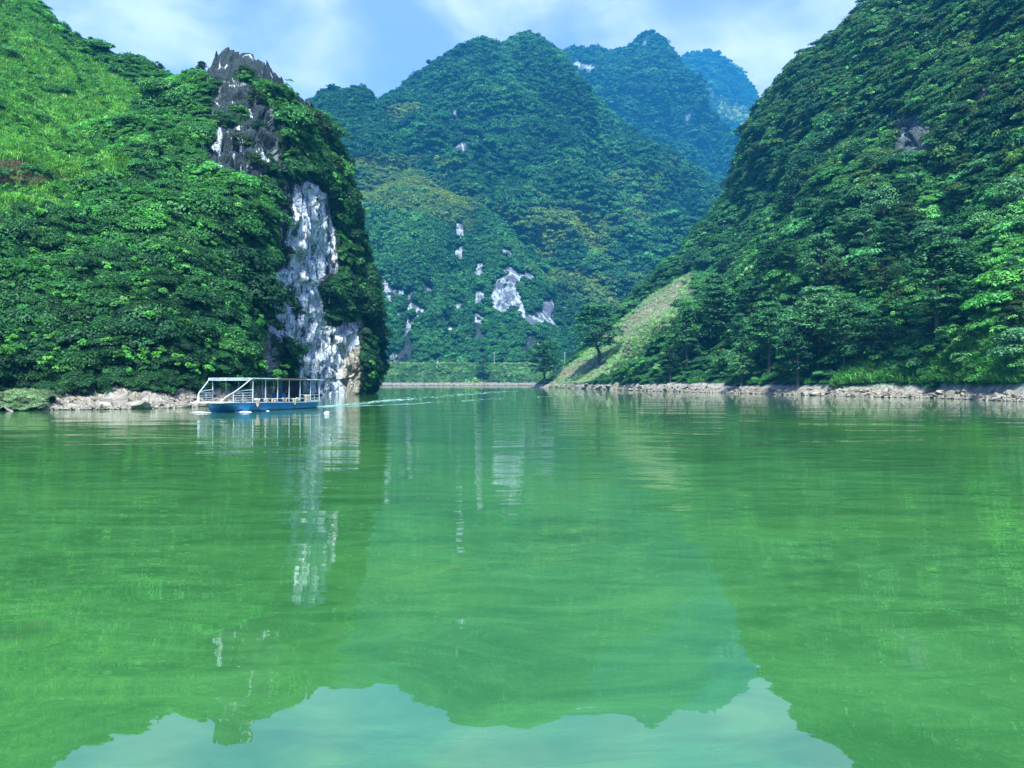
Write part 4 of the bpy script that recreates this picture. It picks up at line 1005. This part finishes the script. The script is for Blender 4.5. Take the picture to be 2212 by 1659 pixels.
# foam at the bow and along the side
def foam_patch(name, centre, ax, ay, rot, h, seed, label):
    nu_, nv_ = 46, 22; r = np.random.default_rng(seed); u, v = np.meshgrid(np.linspace(-1, 1, nu_), np.linspace(-1, 1, nv_), indexing='ij')
    x = u * ax; y = v * ay; pn = np.stack([x * 2.2, y * 2.2, x * 0 + seed], -1); nn = fbm(pn, 4, seed); rr = 1 - np.sqrt(u * u + v * v) + nn * 0.55
    zz = np.clip(rr, 0, 1) * h * (0.6 + 0.5 * fbm(pn * 2.5, 3, seed + 4)) + 0.006
    V = np.stack([centre[0] + x * math.cos(rot) - y * math.sin(rot), centre[1] + x * math.sin(rot) + y * math.cos(rot), zz], -1).reshape(-1, 3)
    idx = np.arange(nu_ * nv_).reshape(nu_, nv_); f = np.stack([idx[:-1, :-1], idx[1:, :-1], idx[1:, 1:], idx[:-1, 1:]], -1).reshape(-1, 4)
    f = f[(rr[:-1, :-1] > 0.12).ravel()]; o = mesh_obj(name, V, f, M_FOAM, smooth=True); tag(o, label, 'foam', kind='stuff')
q = bworld(2.9, -0.9, 0); foam_patch('foam', (q.x, q.y), 1.5, 0.9, 0.1, 0.15, 3, 'white splash at the bow of the blue boat')
q = bworld(0.6, 1.75, 0); foam_patch('foam', (q.x, q.y), 1.7, 0.8, -0.7, 0.15, 5, 'white bow wave curling along the blue hull')
q = bworld(-2.4, 2.55, 0); foam_patch('foam', (q.x, q.y), 1.6, 0.16, -1.2, 0.03, 9, 'thin line of foam beside the blue hull')
q = bworld(-13.4, 0.3, 0); foam_patch('foam', (q.x, q.y), 2.0, 1.7, BZ, 0.10, 12, 'churned foam just behind the stern')
# wake: thousands of flat foam flecks along two curved arms
rw = np.random.default_rng(77)
def wake(pts, wid, n, dens):
    pts = np.array(pts, float); V = []
    for k in range(n):
        t = rw.random() ** dens * (len(pts) - 1); i = min(int(t), len(pts) - 2); p = pts[i] * (1 - (t - i)) + pts[i + 1] * (t - i); d = pts[i + 1] - pts[i]; d = d / np.linalg.norm(d); nn_ = np.array([-d[1], d[0]])
        c = p + nn_ * rw.normal(0, wid * (0.5 + t * 0.5)) ; ln = rw.uniform(0.15, 0.9) * (1 + t * 0.7); w_ = rw.uniform(0.03, 0.12) * (1 + t * .4)
        ang = np.arctan2(d[1], d[0]) + rw.normal(0, 0.25); ca, sa = math.cos(ang), math.sin(ang)
        for (a, b_) in ((-1, 0), (-.4, -.9), (.5, -1), (1, .1), (.4, 1), (-.5, .8)):
            x, y = a * ln * rw.uniform(.7, 1.1), b_ * w_ * rw.uniform(.7, 1.2); V.append((c[0] + x * ca - y * sa, c[1] + x * sa + y * ca, 0.008 + 0.004 * rw.random()))
    return V
wv_ = wake([(-22.8, 89), (-21.5, 100), (-19.3, 118), (-17.9, 132), (-10.6, 181), (0, 240)], 0.75, 800, 2.8) + wake([(-21.8, 89), (-19.4, 93), (-14.1, 101), (-3.5, 130), (19, 183), (60, 240)], 0.5, 200, 1.9)
wv_ = np.array(wv_); o = mesh_obj('wake_foam', wv_, np.arange(len(wv_)).reshape(-1, 6), simple('wake foam', (0.20, 0.42, 0.33), 0.8, 0.1, 2)); tag(o, 'two pale foam trails of the boat wake curving away over the lake', 'wake', kind='stuff')
# white float adrift behind the boat
q = P(705.6, 893, 1.0); d_ = H / ((893 / 2.1602 - HORIZ) / F_PX); q = P(705.6, 893, d_)
bfl = MB(); fv = []; 
bm_v = []
for a in range(6):
    for k in range(10):
        th = math.pi * a / 5; ph = 2 * math.pi * k / 10; rr = math.sin(th) * (1 + 0.2 * math.sin(3 * ph + a)); bm_v.append((0.26 * rr * math.cos(ph), 0.2 * rr * math.sin(ph), 0.13 * math.cos(th) + 0.05))
bm_f = [(a * 10 + k, a * 10 + (k + 1) % 10, (a + 1) * 10 + (k + 1) % 10, (a + 1) * 10 + k) for a in range(5) for k in range(10)]
o = mesh_obj('float', bm_v, bm_f, M_FOAM, smooth=True); o.location = (q[0], q[1], 0); tag(o, 'small white float bobbing just behind the stern of the blue boat', 'float')

# small skiff on the far shore
q = P(806, 832, 598); sk_ = empty('rowing_boat', (q[0], 598, 0.0), 0.1); tag(sk_, 'tiny pale rowing boat moored at the far shore beside the cliff tip', 'rowing boat')
v, fcs = [], []
for k, (x, wd, zt, zb) in enumerate([(-2.6, .35, .75, .35), (-1.6, .7, .6, -.1), (0, .85, .55, -.15), (1.6, .7, .6, -.1), (2.8, .08, .9, .45)]):
    v += [(x, -wd, zt), (x, -wd * .6, zb), (x, wd * .6, zb), (x, wd, zt)]
for k in range(4):
    for q_ in range(3): a = k * 4 + q_; fcs.append((a, a + 1, a + 5, a + 4))
fcs += [(3, 2, 1, 0), (16, 17, 18, 19)]
o = mesh_obj('hull', v, fcs, M_WHITE, sk_); o.modifiers.new('t', 'SOLIDIFY').thickness = 0.06
MB().box(-.2, -.8, .32, .2, .8, .38).build('thwart', M_WOOD, sk_)

# ================================================================== utility poles on the embankment
M_CONC = simple('pale concrete', (0.42, 0.45, 0.45), 0.8, 0.12, 2)
for k, (X_, lb) in enumerate(((805, 'grey utility pole beside the cliff tip, on the far embankment'), (1067.5, 'grey utility pole on the far embankment below the pale rock scar'), (1220, 'grey utility pole on the far embankment beside the grassy point'))):
    q = P(X_, 780, 646); t = empty('utility_pole', (q[0], 646, 18.0)); tag(t, lb, 'pole', 'utility poles along the embankment road')
    MB().tube([(0, 0, 0), (0, 0, 5), (0, 0, 10.2)], [0.24, 0.19, 0.14], 8).build('shaft', M_CONC, t)
    b = MB().box(-1.0, -.06, 9.2, 1.0, .06, 9.35); b.build('crossarm', M_CONC, t)
    for xx in (-.85, 0, .85): MB().tube([(xx, 0, 9.35), (xx, 0, 9.6)], 0.06, 6).build('insulator', M_WHITE, t)

# ================================================================== TREES
M_BARK = simple('bark', (0.075, 0.075, 0.065), 0.9, 0.3, 2)
def crown_mat(name, c): return leaf_mat(name, base=c)
CM = {'dark': crown_mat('dark leaves', (0.022, 0.085, 0.040)), 'mid': crown_mat('mid leaves', (0.050, 0.175, 0.065)), 'pale': crown_mat('pale leaves', (0.095, 0.26, 0.11)), 'bright': crown_mat('bright leaves', (0.075, 0.25, 0.05)), 'olive': crown_mat('olive leaves', (0.045, 0.10, 0.028))}
TREE_ME = {}
def tree_meshes(kind, seed, tone):
    key = (kind, seed, tone)
    if key in TREE_ME: return TREE_ME[key]
    r = np.random.default_rng(1000 + seed); b = MB()
    bend = r.normal(0, .0025, 2); pts = [Vector((bend[0] * k * 3 + 0.012 * r.normal(), bend[1] * k * 3, k / 8 * 0.93)) for k in range(9)]
    if kind == 'layered':      # feathery tiers on a tall stem
        b.tube(pts, [0.020 * (1 - k / 9.5) + 0.003 for k in range(9)], 8)
        cs, ns, lv = [], [], []
        for k in range(84):
            h = r.uniform(0.26, 0.97) ** 0.9; prof = 0.27 * math.sin(min(1, (1.06 - h) / 0.55) * math.pi / 2) * (0.75 if h < 0.42 else 1); a = r.uniform(0, 6.283); L_ = prof * r.uniform(0.35, 1.05)
            hh = min(h, 0.92); base = Vector((bend[0] * 24 * hh, bend[1] * 24 * hh, hh - 0.04)); tip = base + Vector((L_ * math.cos(a), L_ * math.sin(a), 0.02 + 0.10 * L_ / 0.27 + (0.04 if h > .9 else 0)))
            if k % 2 == 0: b.tube([base, (base + tip) / 2 + Vector((0, 0, .01)), tip], [0.006, 0.004, 0.002], 5)
            n = 62; R = r.uniform(0.06, 0.115); th = r.uniform(0, 6.283, n); q = np.sqrt(r.random(n)); d = np.stack([q * np.cos(th), q * np.sin(th), (1 - q * q) * 0.42 + r.normal(0, .10, n)], 1)
            cs.append(np.array(tip) + d * R); nn = np.stack([d[:, 0] * 0.6, d[:, 1] * 0.6, np.ones(n)], 1); ns.append(nn); lv.append(np.clip(0.5 + r.normal(0, .2, n) + r.normal(0, .16), 0, 1))
        size = 0.019
    else:                      # rounded, many lumps
        b.tube(pts[:6], [0.028 * (1 - k / 7) + 0.004 for k in range(6)], 8); cs, ns, lv = [], [], []
        for k in range(34):
            a = r.uniform(0, 6.283); cz = r.uniform(-0.5, 1); q = math.sqrt(1 - cz * cz) * r.uniform(0.5, 1.0); c = np.array([0.38 * q * math.cos(a), 0.38 * q * math.sin(a), 0.56 + 0.34 * cz]); 
            if k % 3 == 0: b.tube([pts[3], Vector((pts[3] * .5 + Vector(c) * .5)) , c], [0.012, 0.008, 0.004], 5)
            n = 70; R = r.uniform(0.09, 0.17); th = r.uniform(0, 6.283, n); z_ = r.uniform(-.4, 1, n); s_ = np.sqrt(1 - z_ * z_); d = np.stack([s_ * np.cos(th), s_ * np.sin(th), z_ * .7], 1)
            cs.append(c + d * R * r.uniform(.8, 1.05, (n, 1))); ns.append(d * np.array([.7, .7, 1]) + np.array([0, 0, .6])); lv.append(np.clip(0.5 + r.normal(0, .2, n) + r.normal(0, .16), 0, 1))
        size = 0.030
    cs, ns, lv = map(np.concatenate, (cs, ns, lv)); V, Fa = leaves(cs, ns, np.full(len(cs), size), r, 1.9, 0.35)
    cr = mesh_obj('crown', V, Fa, CM[tone], link=False); add_lv(cr, r, lv); tr = mesh_obj('trunk', b.v, b.f, M_BARK, link=False)
    TREE_ME[key] = (cr, tr); return cr, tr
tree_n = [0]
def put_tree(pos, h, kind, tone, label, name='tree', cat='tree', group=None, wide=1.0, seed=None, tilt=(0, 0)):
    tree_n[0] += 1; k = tree_n[0]; cr, tr = tree_meshes(kind, (seed if seed is not None else k) % 5, tone)
    t = empty(name, pos, k * 1.3); t.rotation_euler = (tilt[0], tilt[1], k * 1.3); tag(t, label, cat, group); t.scale = (h * wide, h * wide, h)
    for s_ in (cr, tr):
        c = s_.copy(); C.objects.link(c); c.parent = t
    return t
def on_sheet(s, X_, Y_):
    fr = np.broadcast_to(s.front[None, :], s.X.shape); dd = (s.X - X_) ** 2 + (s.Y - Y_) ** 2 + (~fr) * 1e9
    k = np.unravel_index(np.argmin(dd), dd.shape); return s.W[k], s.n[k]
def tree_at(s, X_, Yb, Yt, kind, tone, label, **kw):
    p, n_ = on_sheet(s, X_, Yb); h = (Yb - Yt) / 2.1602 / F_PX * p[1] * 1.08; return put_tree((p[0], p[1] - h * 0.12, p[2] - 0.8), h, kind, tone, label, **kw)

G = 'trees on the tall hill across the lake'
for (X_, Yb, Yt, tone, wd, lb) in [
    (2007, 778, 535, 'mid', 1.15, 'largest dark green broad tree low on the tall hill, above the stretch of rocky shore'),
    (1767, 660, 515, 'pale', 1.0, 'pale grey-green layered tree with bare stem halfway up the tall hill'),
    (1815, 805, 655, 'mid', 1.0, 'slender layered tree near the shore, second of the pair with thin dark stems'),
    (1762, 806, 632, 'pale', 1.1, 'tall grey-green layered tree near the shore, first of the pair with thin dark stems'),
    (1548, 775, 628, 'mid', 1.1, 'wide layered tree standing to the right of the cleared field'),
    (1478, 806, 672, 'mid', 1.0, 'layered tree just right of the grassy point above the pale boulders'),
    (1598, 836, 742, 'pale', 1.0, 'short pale tree rooted right at the rocky waterline'),
    (1716, 838, 700, 'dark', 1.1, 'dark tree leaning over the water with its stem on the rocks'),
    (1655, 812, 662, 'mid', 1.05, 'rounded layered tree in the middle of the row above the shore'),
    (1617, 715, 632, 'dark', 1.1, 'dark layered tree up the slope behind the short pale waterline tree'),
    (1954, 170, 108, 'bright', 1.2, 'bright yellow-green tree standing out high on the tall hill above the cave'),
    (2052, 338, 232, 'pale', 1.1, 'pale grey tree just to the right of the small cave'),
    (1874, 388, 325, 'pale', 1.0, 'small pale tree on the slope below and left of the cave'),
    (1836, 540, 455, 'pale', 1.1, 'pale layered tree at mid height, above the slender pair'),
    (1911, 585, 478, 'mid', 1.1, 'mid green layered tree at mid height up the slope from the largest tree'),
    (2110, 700, 600, 'mid', 1.1, 'rounded green tree uphill and right of the largest tree'),
    (2150, 470, 370, 'mid', 1.1, 'layered tree high at the right edge of the view'),
    (1448, 826, 748, 'dark', 1.0, 'small dark tree at the foot of the grassy point'),
    (1700, 600, 520, 'mid', 1.0, 'mid green tree on the steep slope left of the bare-stemmed pale tree'),
    (1880, 800, 690, 'dark', 1.1, 'dark tree in the shade beside the largest tree'),
    (1570, 640, 560, 'dark', 1.0, 'dark tree on the slope just above the cleared field')]:
    tree_at(rh, X_, Yb, Yt, 'layered', tone, lb, group=G, wide=wd)
rt = np.random.default_rng(9)
for k in range(60):
    X_ = rt.uniform(1520, 2200); Yb = rt.uniform(330, 800)
    if inpoly(np.array(X_), np.array(Yb), FIELD) or X_ < 1560 + (620 - Yb) * 0.25: continue
    tree_at(rh, X_, Yb, Yb - rt.uniform(60, 105), 'layered' if k % 3 else 'round', ('mid', 'pale', 'dark', 'mid', 'olive')[k % 5], 'green tree rising above the dense cover of the tall hill across the lake', group='emergent trees on the tall hill', wide=rt.uniform(.95, 1.2))
tree_at(rh, 1292, 790, 667, 'layered', 'mid', 'tall dark tree with a bare trunk standing alone in front of the cleared field', wide=1.5, seed=2)
p, _ = on_sheet(rh, 1180, 829); put_tree((p[0] - 1, p[1], 0.3), 100 / 2.16 / F_PX * p[1], 'layered', 'mid', 'tall green-topped tree standing at the tip of the grassy point', wide=1.35, seed=3)
q = P(1041, 828, 606); put_tree((q[0], 606, 1.2), 64 / 2.16 / F_PX * 606, 'layered', 'mid', 'hazy tree at the far shore in the middle of the embankment', wide=0.9, seed=1)
# rock pillar on the ridge
q = P(1454, 566, 417)
def rock_mesh(name, seed, dims, mat, sub=3):
    import bmesh
    bm = bmesh.new(); bmesh.ops.create_icosphere(bm, subdivisions=sub, radius=1.0); v = np.array([x.co[:] for x in bm.verts]); r = np.random.default_rng(seed)
    for k in range(11):        # chisel facets
        n = r.normal(0, 1, 3); n /= np.linalg.norm(n); h = r.uniform(0.55, 0.85); dd = v @ n; v = v - np.maximum(dd - h, 0)[:, None] * n
    v = v * (1 + 0.06 * fbm(v * 2.5, 3, seed)[:, None]) * np.array(dims)
    for x, c in zip(bm.verts, v): x.co = c
    me = D.meshes.new(name); bm.to_mesh(me); bm.free(); me.materials.append(mat); return me
m = MT('dark limestone'); one = m.n('ShaderNodeValue'); one.outputs[0].default_value = 1.0; zero = m.n('ShaderNodeValue'); zero.outputs[0].default_value = 0.0
base_, h_ = rock_nodes(m, one.outputs[0], zero.outputs[0], 1.0); m.principled(base_, 0.9, 0.15, m.bump(h_, 0.7, 0.3)); M_DROCK = m.m
m = MT('tan limestone'); v_ = m.map((1.2,) * 3); f_ = m.noise(1.0, 6, v_, 0.6); f2_ = m.noise(6.0, 5, v_, 0.65); oi = m.n('ShaderNodeObjectInfo')
c_ = m.mix(m.step(f_, 0.35, 0.7), (0.21, 0.19, 0.145), (0.44, 0.41, 0.34)); c_ = m.mix(oi.outputs['Random'], c_, (0.70, 0.66, 0.58), 'MIX') if False else c_
c_ = m.mix(m.step(f2_, 0.30, 0.42), (0.12, 0.10, 0.08), c_); ge = m.n('ShaderNodeHueSaturation'); m.L.new(c_, ge.inputs['Color']); m.set(ge.inputs['Value'], m.math('ADD', m.math('MULTIPLY', oi.outputs['Random'], 0.45), 0.52))
m.principled(ge.outputs[0], 0.9, 0.15, m.bump(m.math('ADD', f_, m.math('MULTIPLY', f2_, 0.5)), 0.7, 0.15)); M_TROCK = m.m
o = D.objects.new('rock_pillar', rock_mesh('rock_pillar', 5, (1.7, 1.7, 4.2), M_DROCK)); C.objects.link(o); o.location = (q[0], 417, q[2] + 1.0); tag(o, 'dark rock pillar sticking up from the ridge above the cleared field', 'rock')

# shrubs that cling to the cliff nose and the crag
def shrub_at(X_, Y_, rpx, tone, label, group=None, out_=0.3, seed=None):
    p, n_ = on_sheet(lh, X_, Y_); r_m = rpx / 2.1602 / F_PX * p[1]; h = r_m * 2.1; p = p + n_ * r_m * out_
    return put_tree((p[0], p[1], p[2] - h * 0.52), h, 'round', tone, label, name='shrub', cat='shrub', group=group, wide=1.15, seed=seed)
for X_, Y_, rp, tone, lb in [(532, 163, 20, 'olive', 'rounded olive shrub nestled under the top of the rocky crag'), (506, 312, 28, 'olive', 'yellow-green shrub growing on the dark rock face of the crag'), (615, 340, 42, 'olive', 'big drooping shrub at the edge of the dark rock face'),
    (590, 668, 24, 'mid', 'mid green shrub at the foot of the upper white streak'), (638, 678, 19, 'dark', 'round dark shrub in the middle of the white cliff'), (618, 762, 34, 'mid', 'leafy shrub low on the cliff behind the stern of the boat'), (528, 812, 12, 'bright', 'small bright green shrub just above the roof of the boat'),
    (612, 548, 22, 'olive', 'olive shrub hanging across the white streak of the cliff'), (668, 285, 38, 'olive', 'shrub on the shoulder of the cliff near the skyline'), (470, 190, 22, 'mid', 'bush on the saddle beside the rocky crag'), (548, 215, 22, 'olive', 'olive shrub in the upper middle of the dark rock face'), (480, 262, 24, 'mid', 'leafy shrub at the left edge of the dark rock face'), (565, 282, 20, 'dark', 'dark shrub in a joint at the right of the dark rock face'), (545, 350, 24, 'olive', 'olive shrub along the foot of the dark rock face'), (590, 395, 20, 'dark', 'small dark shrub between the dark rock face and the white cliff')]:
    shrub_at(X_, Y_, rp, tone, lb)
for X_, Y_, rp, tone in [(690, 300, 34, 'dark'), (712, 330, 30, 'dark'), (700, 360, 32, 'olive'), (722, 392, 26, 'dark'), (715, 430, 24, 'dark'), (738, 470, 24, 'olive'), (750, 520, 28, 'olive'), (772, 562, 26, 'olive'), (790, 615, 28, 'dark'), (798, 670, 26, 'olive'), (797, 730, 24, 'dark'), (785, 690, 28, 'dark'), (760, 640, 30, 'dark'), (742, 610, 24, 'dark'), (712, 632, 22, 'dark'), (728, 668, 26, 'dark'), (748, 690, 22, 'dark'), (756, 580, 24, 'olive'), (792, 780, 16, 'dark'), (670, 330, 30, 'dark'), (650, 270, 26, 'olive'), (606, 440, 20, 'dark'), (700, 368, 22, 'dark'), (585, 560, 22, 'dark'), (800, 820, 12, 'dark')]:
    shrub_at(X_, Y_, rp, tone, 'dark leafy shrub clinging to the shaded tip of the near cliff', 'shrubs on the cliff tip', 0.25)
# saplings against the sky on the near ridge
for X_, Y_, hp in [(432, 158, 26), (415, 165, 18), (400, 172, 16), (195, 100, 20), (212, 105, 18), (232, 112, 16), (285, 130, 15), (318, 148, 18), (345, 160, 20), (150, 85, 14), (120, 62, 14)]:
    p, _ = on_sheet(lh, X_, Y_); put_tree((p[0], p[1], p[2] - .3), hp / 2.16 / F_PX * p[1] * 1.25, 'layered', 'olive', 'thin feathery sapling against the sky on the ridge of the near hill', name='sapling', group='saplings on the near ridge', wide=1.3)
# round bush on the far shore rocks and the large-leaved plant
p, _ = on_sheet(rh, 1804, 838); put_tree((p[0], p[1] - 1, p[2] - .6), 2.9, 'round', 'bright', 'small bright green bush growing among the rocks of the right-hand shore', name='shrub', cat='shrub', wide=1.3)
p, _ = on_sheet(rh, 2010, 846); put_tree((p[0], p[1] - 1, p[2] - .6), 2.6, 'round', 'mid', 'green bush overhanging the dark gap in the shore rocks below the largest tree', name='shrub', cat='shrub', wide=1.3)
MB_LF = simple('broad leaf', (0.12, 0.42, 0.09), 0.5, 0.12, 3)
p, _ = on_sheet(rh, 2109, 800); t = empty('broad_leaved_plant', (p[0] - .5, p[1] - 3.0, p[2] + 1.2)); tag(t, 'light green plant with a few huge leaves low on the slope near the shore', 'plant')
for k in range(6):
    a = k * 1.05 + .3; L_ = 0.85; v = []; fcs = []
    for s_ in range(9):
        th = s_ / 8 * 2 * math.pi; v.append((1.0 * math.cos(a) + 0.62 * L_ * math.cos(th), -0.3 + 0.5 * math.sin(a) + 0.55 * L_ * math.sin(th), 0.5 + 0.4 * math.cos(k * 2.1) - 0.35 * math.sin(th) * .5))
    o = mesh_obj('leaf', v[:8], [tuple(range(8))], MB_LF, t); o.modifiers.new('t', 'SOLIDIFY').thickness = 0.02
    MB().tube([(0, 0, -1.2), (.5 * math.cos(a), .2 * math.sin(a), 0), (1.0 * math.cos(a), -0.3 + .5 * math.sin(a), 0.5 + .4 * math.cos(k * 2.1))], 0.03, 5).build('stem', MB_LF, t)

# ================================================================== SHORE ROCKS
ROCKS = [rock_mesh('boulder', 50 + k, dm, M_TROCK) for k, dm in enumerate([(1, .8, .6), (1.2, .7, .45), (.8, .8, .7), (1.4, .8, .4), (1, .6, .55), (.9, .7, .8), (1.3, .9, .35)])]
PC_ROCK = proto_coll('rubble')
for k, me in enumerate(ROCKS[:5]):
    c = D.objects.new('rubble_stone', rock_mesh('rubble_stone', 80 + k, (1, .8, .6), M_TROCK, 2)); PC_ROCK.objects.link(c)
def boulder(x, y, z_, s_, r, label, group=None, k_=None):
    o = D.objects.new('boulder', ROCKS[int(r.integers(len(ROCKS))) if k_ is None else k_]); C.objects.link(o); o.location = (x, y, z_); o.scale = (s_, s_, s_); o.rotation_euler = (r.normal(0, .35), r.normal(0, .35), r.uniform(0, 6.28)); tag(o, label, 'rock', group); return o
rb = np.random.default_rng(21)
lwx = [c[0] for c in LH]; lwd = [c[1][0][1] for c in LH]
for k in range(112):
    X_ = rb.uniform(95, 650); dd = np.interp(X_, lwx, lwd); u = rb.random() ** 1.3; d = dd + 0.4 + u * 6.5
    q = P(X_, 860, d); zt = 0.02 + u * 1.9 * (0.7 + 0.5 * math.sin(X_ * 0.035)); s_ = rb.uniform(0.45, 1.15) * (1.35 if rb.random() < .15 else 1)
    boulder(q[0], d, zt, s_, rb, 'tan limestone boulder in the rocky shore behind the blue boat', 'boulders on the near shore')
q = P(566, 786, 132); boulder(q[0], 131, q[2], 1.6, rb, 'single pale tan block lodged in the bushes left of the white cliff')
q = P(28, 884, 78); boulder(q[0], 77.6, 0.0, 0.6, rb, 'flat brown rock at the water edge below the grey green weeds')
for X_, Y_, s_, lb in [(100, 843, 2.0, 'big rounded tan boulder at the near end of the shore, half covered by weeds'), (62, 852, 1.2, 'smaller tan boulder beside the big rounded one'), (255, 843, 2.3, 'largest humped tan boulder in the middle of the near shore')]:
    dd = np.interp(X_, lwx, lwd) + 3; q = P(X_, Y_ + 8, dd); boulder(q[0], dd, s_ * 0.3, s_, rb, lb, None, 2)
rwx = [a[0] for a in R_SH]; rwd = [a[1] for a in R_SH]
for k in range(175):
    X_ = rb.uniform(1225, 2230); dd = np.interp(X_, rwx, rwd); u = rb.random() ** 1.4; d = dd + 0.6 + u * 3.4
    q = P(X_, 860, d); big = (rb.random() < .18); s_ = rb.uniform(0.35, 0.9) * (1.7 if big else 1) * (1.9 if 1260 < X_ < 1440 else 1) * (0.8 if X_ > 1900 else 1)
    boulder(q[0], d, 0.25 + u * 1.35, s_, rb, 'pale boulder in the rocky edge below the tall hill', 'boulders on the hill shore')
def rubble(name, pts, size, r, label):
    n = len(pts); nr_ = np.tile(A3(0, 0, 1), (n, 1)); o = scatter(name, pts, nr_, size, np.ones((n, 3)) * .5, PC_ROCK, r, label, 'rubble', 0, 0); return o
rr_ = np.random.default_rng(5)
n = 2200; X_ = rr_.uniform(70, 655, n); u = rr_.random(n); dd = np.interp(X_, lwx, lwd) + u * 6; rubble('rubble', np.stack([(X_ / 2.1602 - 512) / F_PX * dd, dd, 0.02 + u * 2.2], 1), rr_.uniform(.12, .42, n), rr_, 'small broken tan stones between the boulders behind the boat')
n = 5200; X_ = rr_.uniform(1185, 2260, n); u = rr_.random(n); dd = np.interp(X_, rwx, rwd) + .3 + u * 4.0; rubble('rubble', np.stack([(X_ / 2.1602 - 512) / F_PX * dd, dd, 0.02 + u * 1.3], 1), rr_.uniform(.14, .45, n), rr_, 'small broken stones between the boulders below the tall hill')
n = 2600; X_ = rr_.uniform(790, 1260, n); u = rr_.random(n); dd = 597 + u * 7; rubble('rubble', np.stack([(X_ / 2.1602 - 512) / F_PX * dd, dd, 0.1 + u * 1.7], 1), rr_.uniform(.4, 1.3, n), rr_, 'line of pale stones along the far end of the lake')
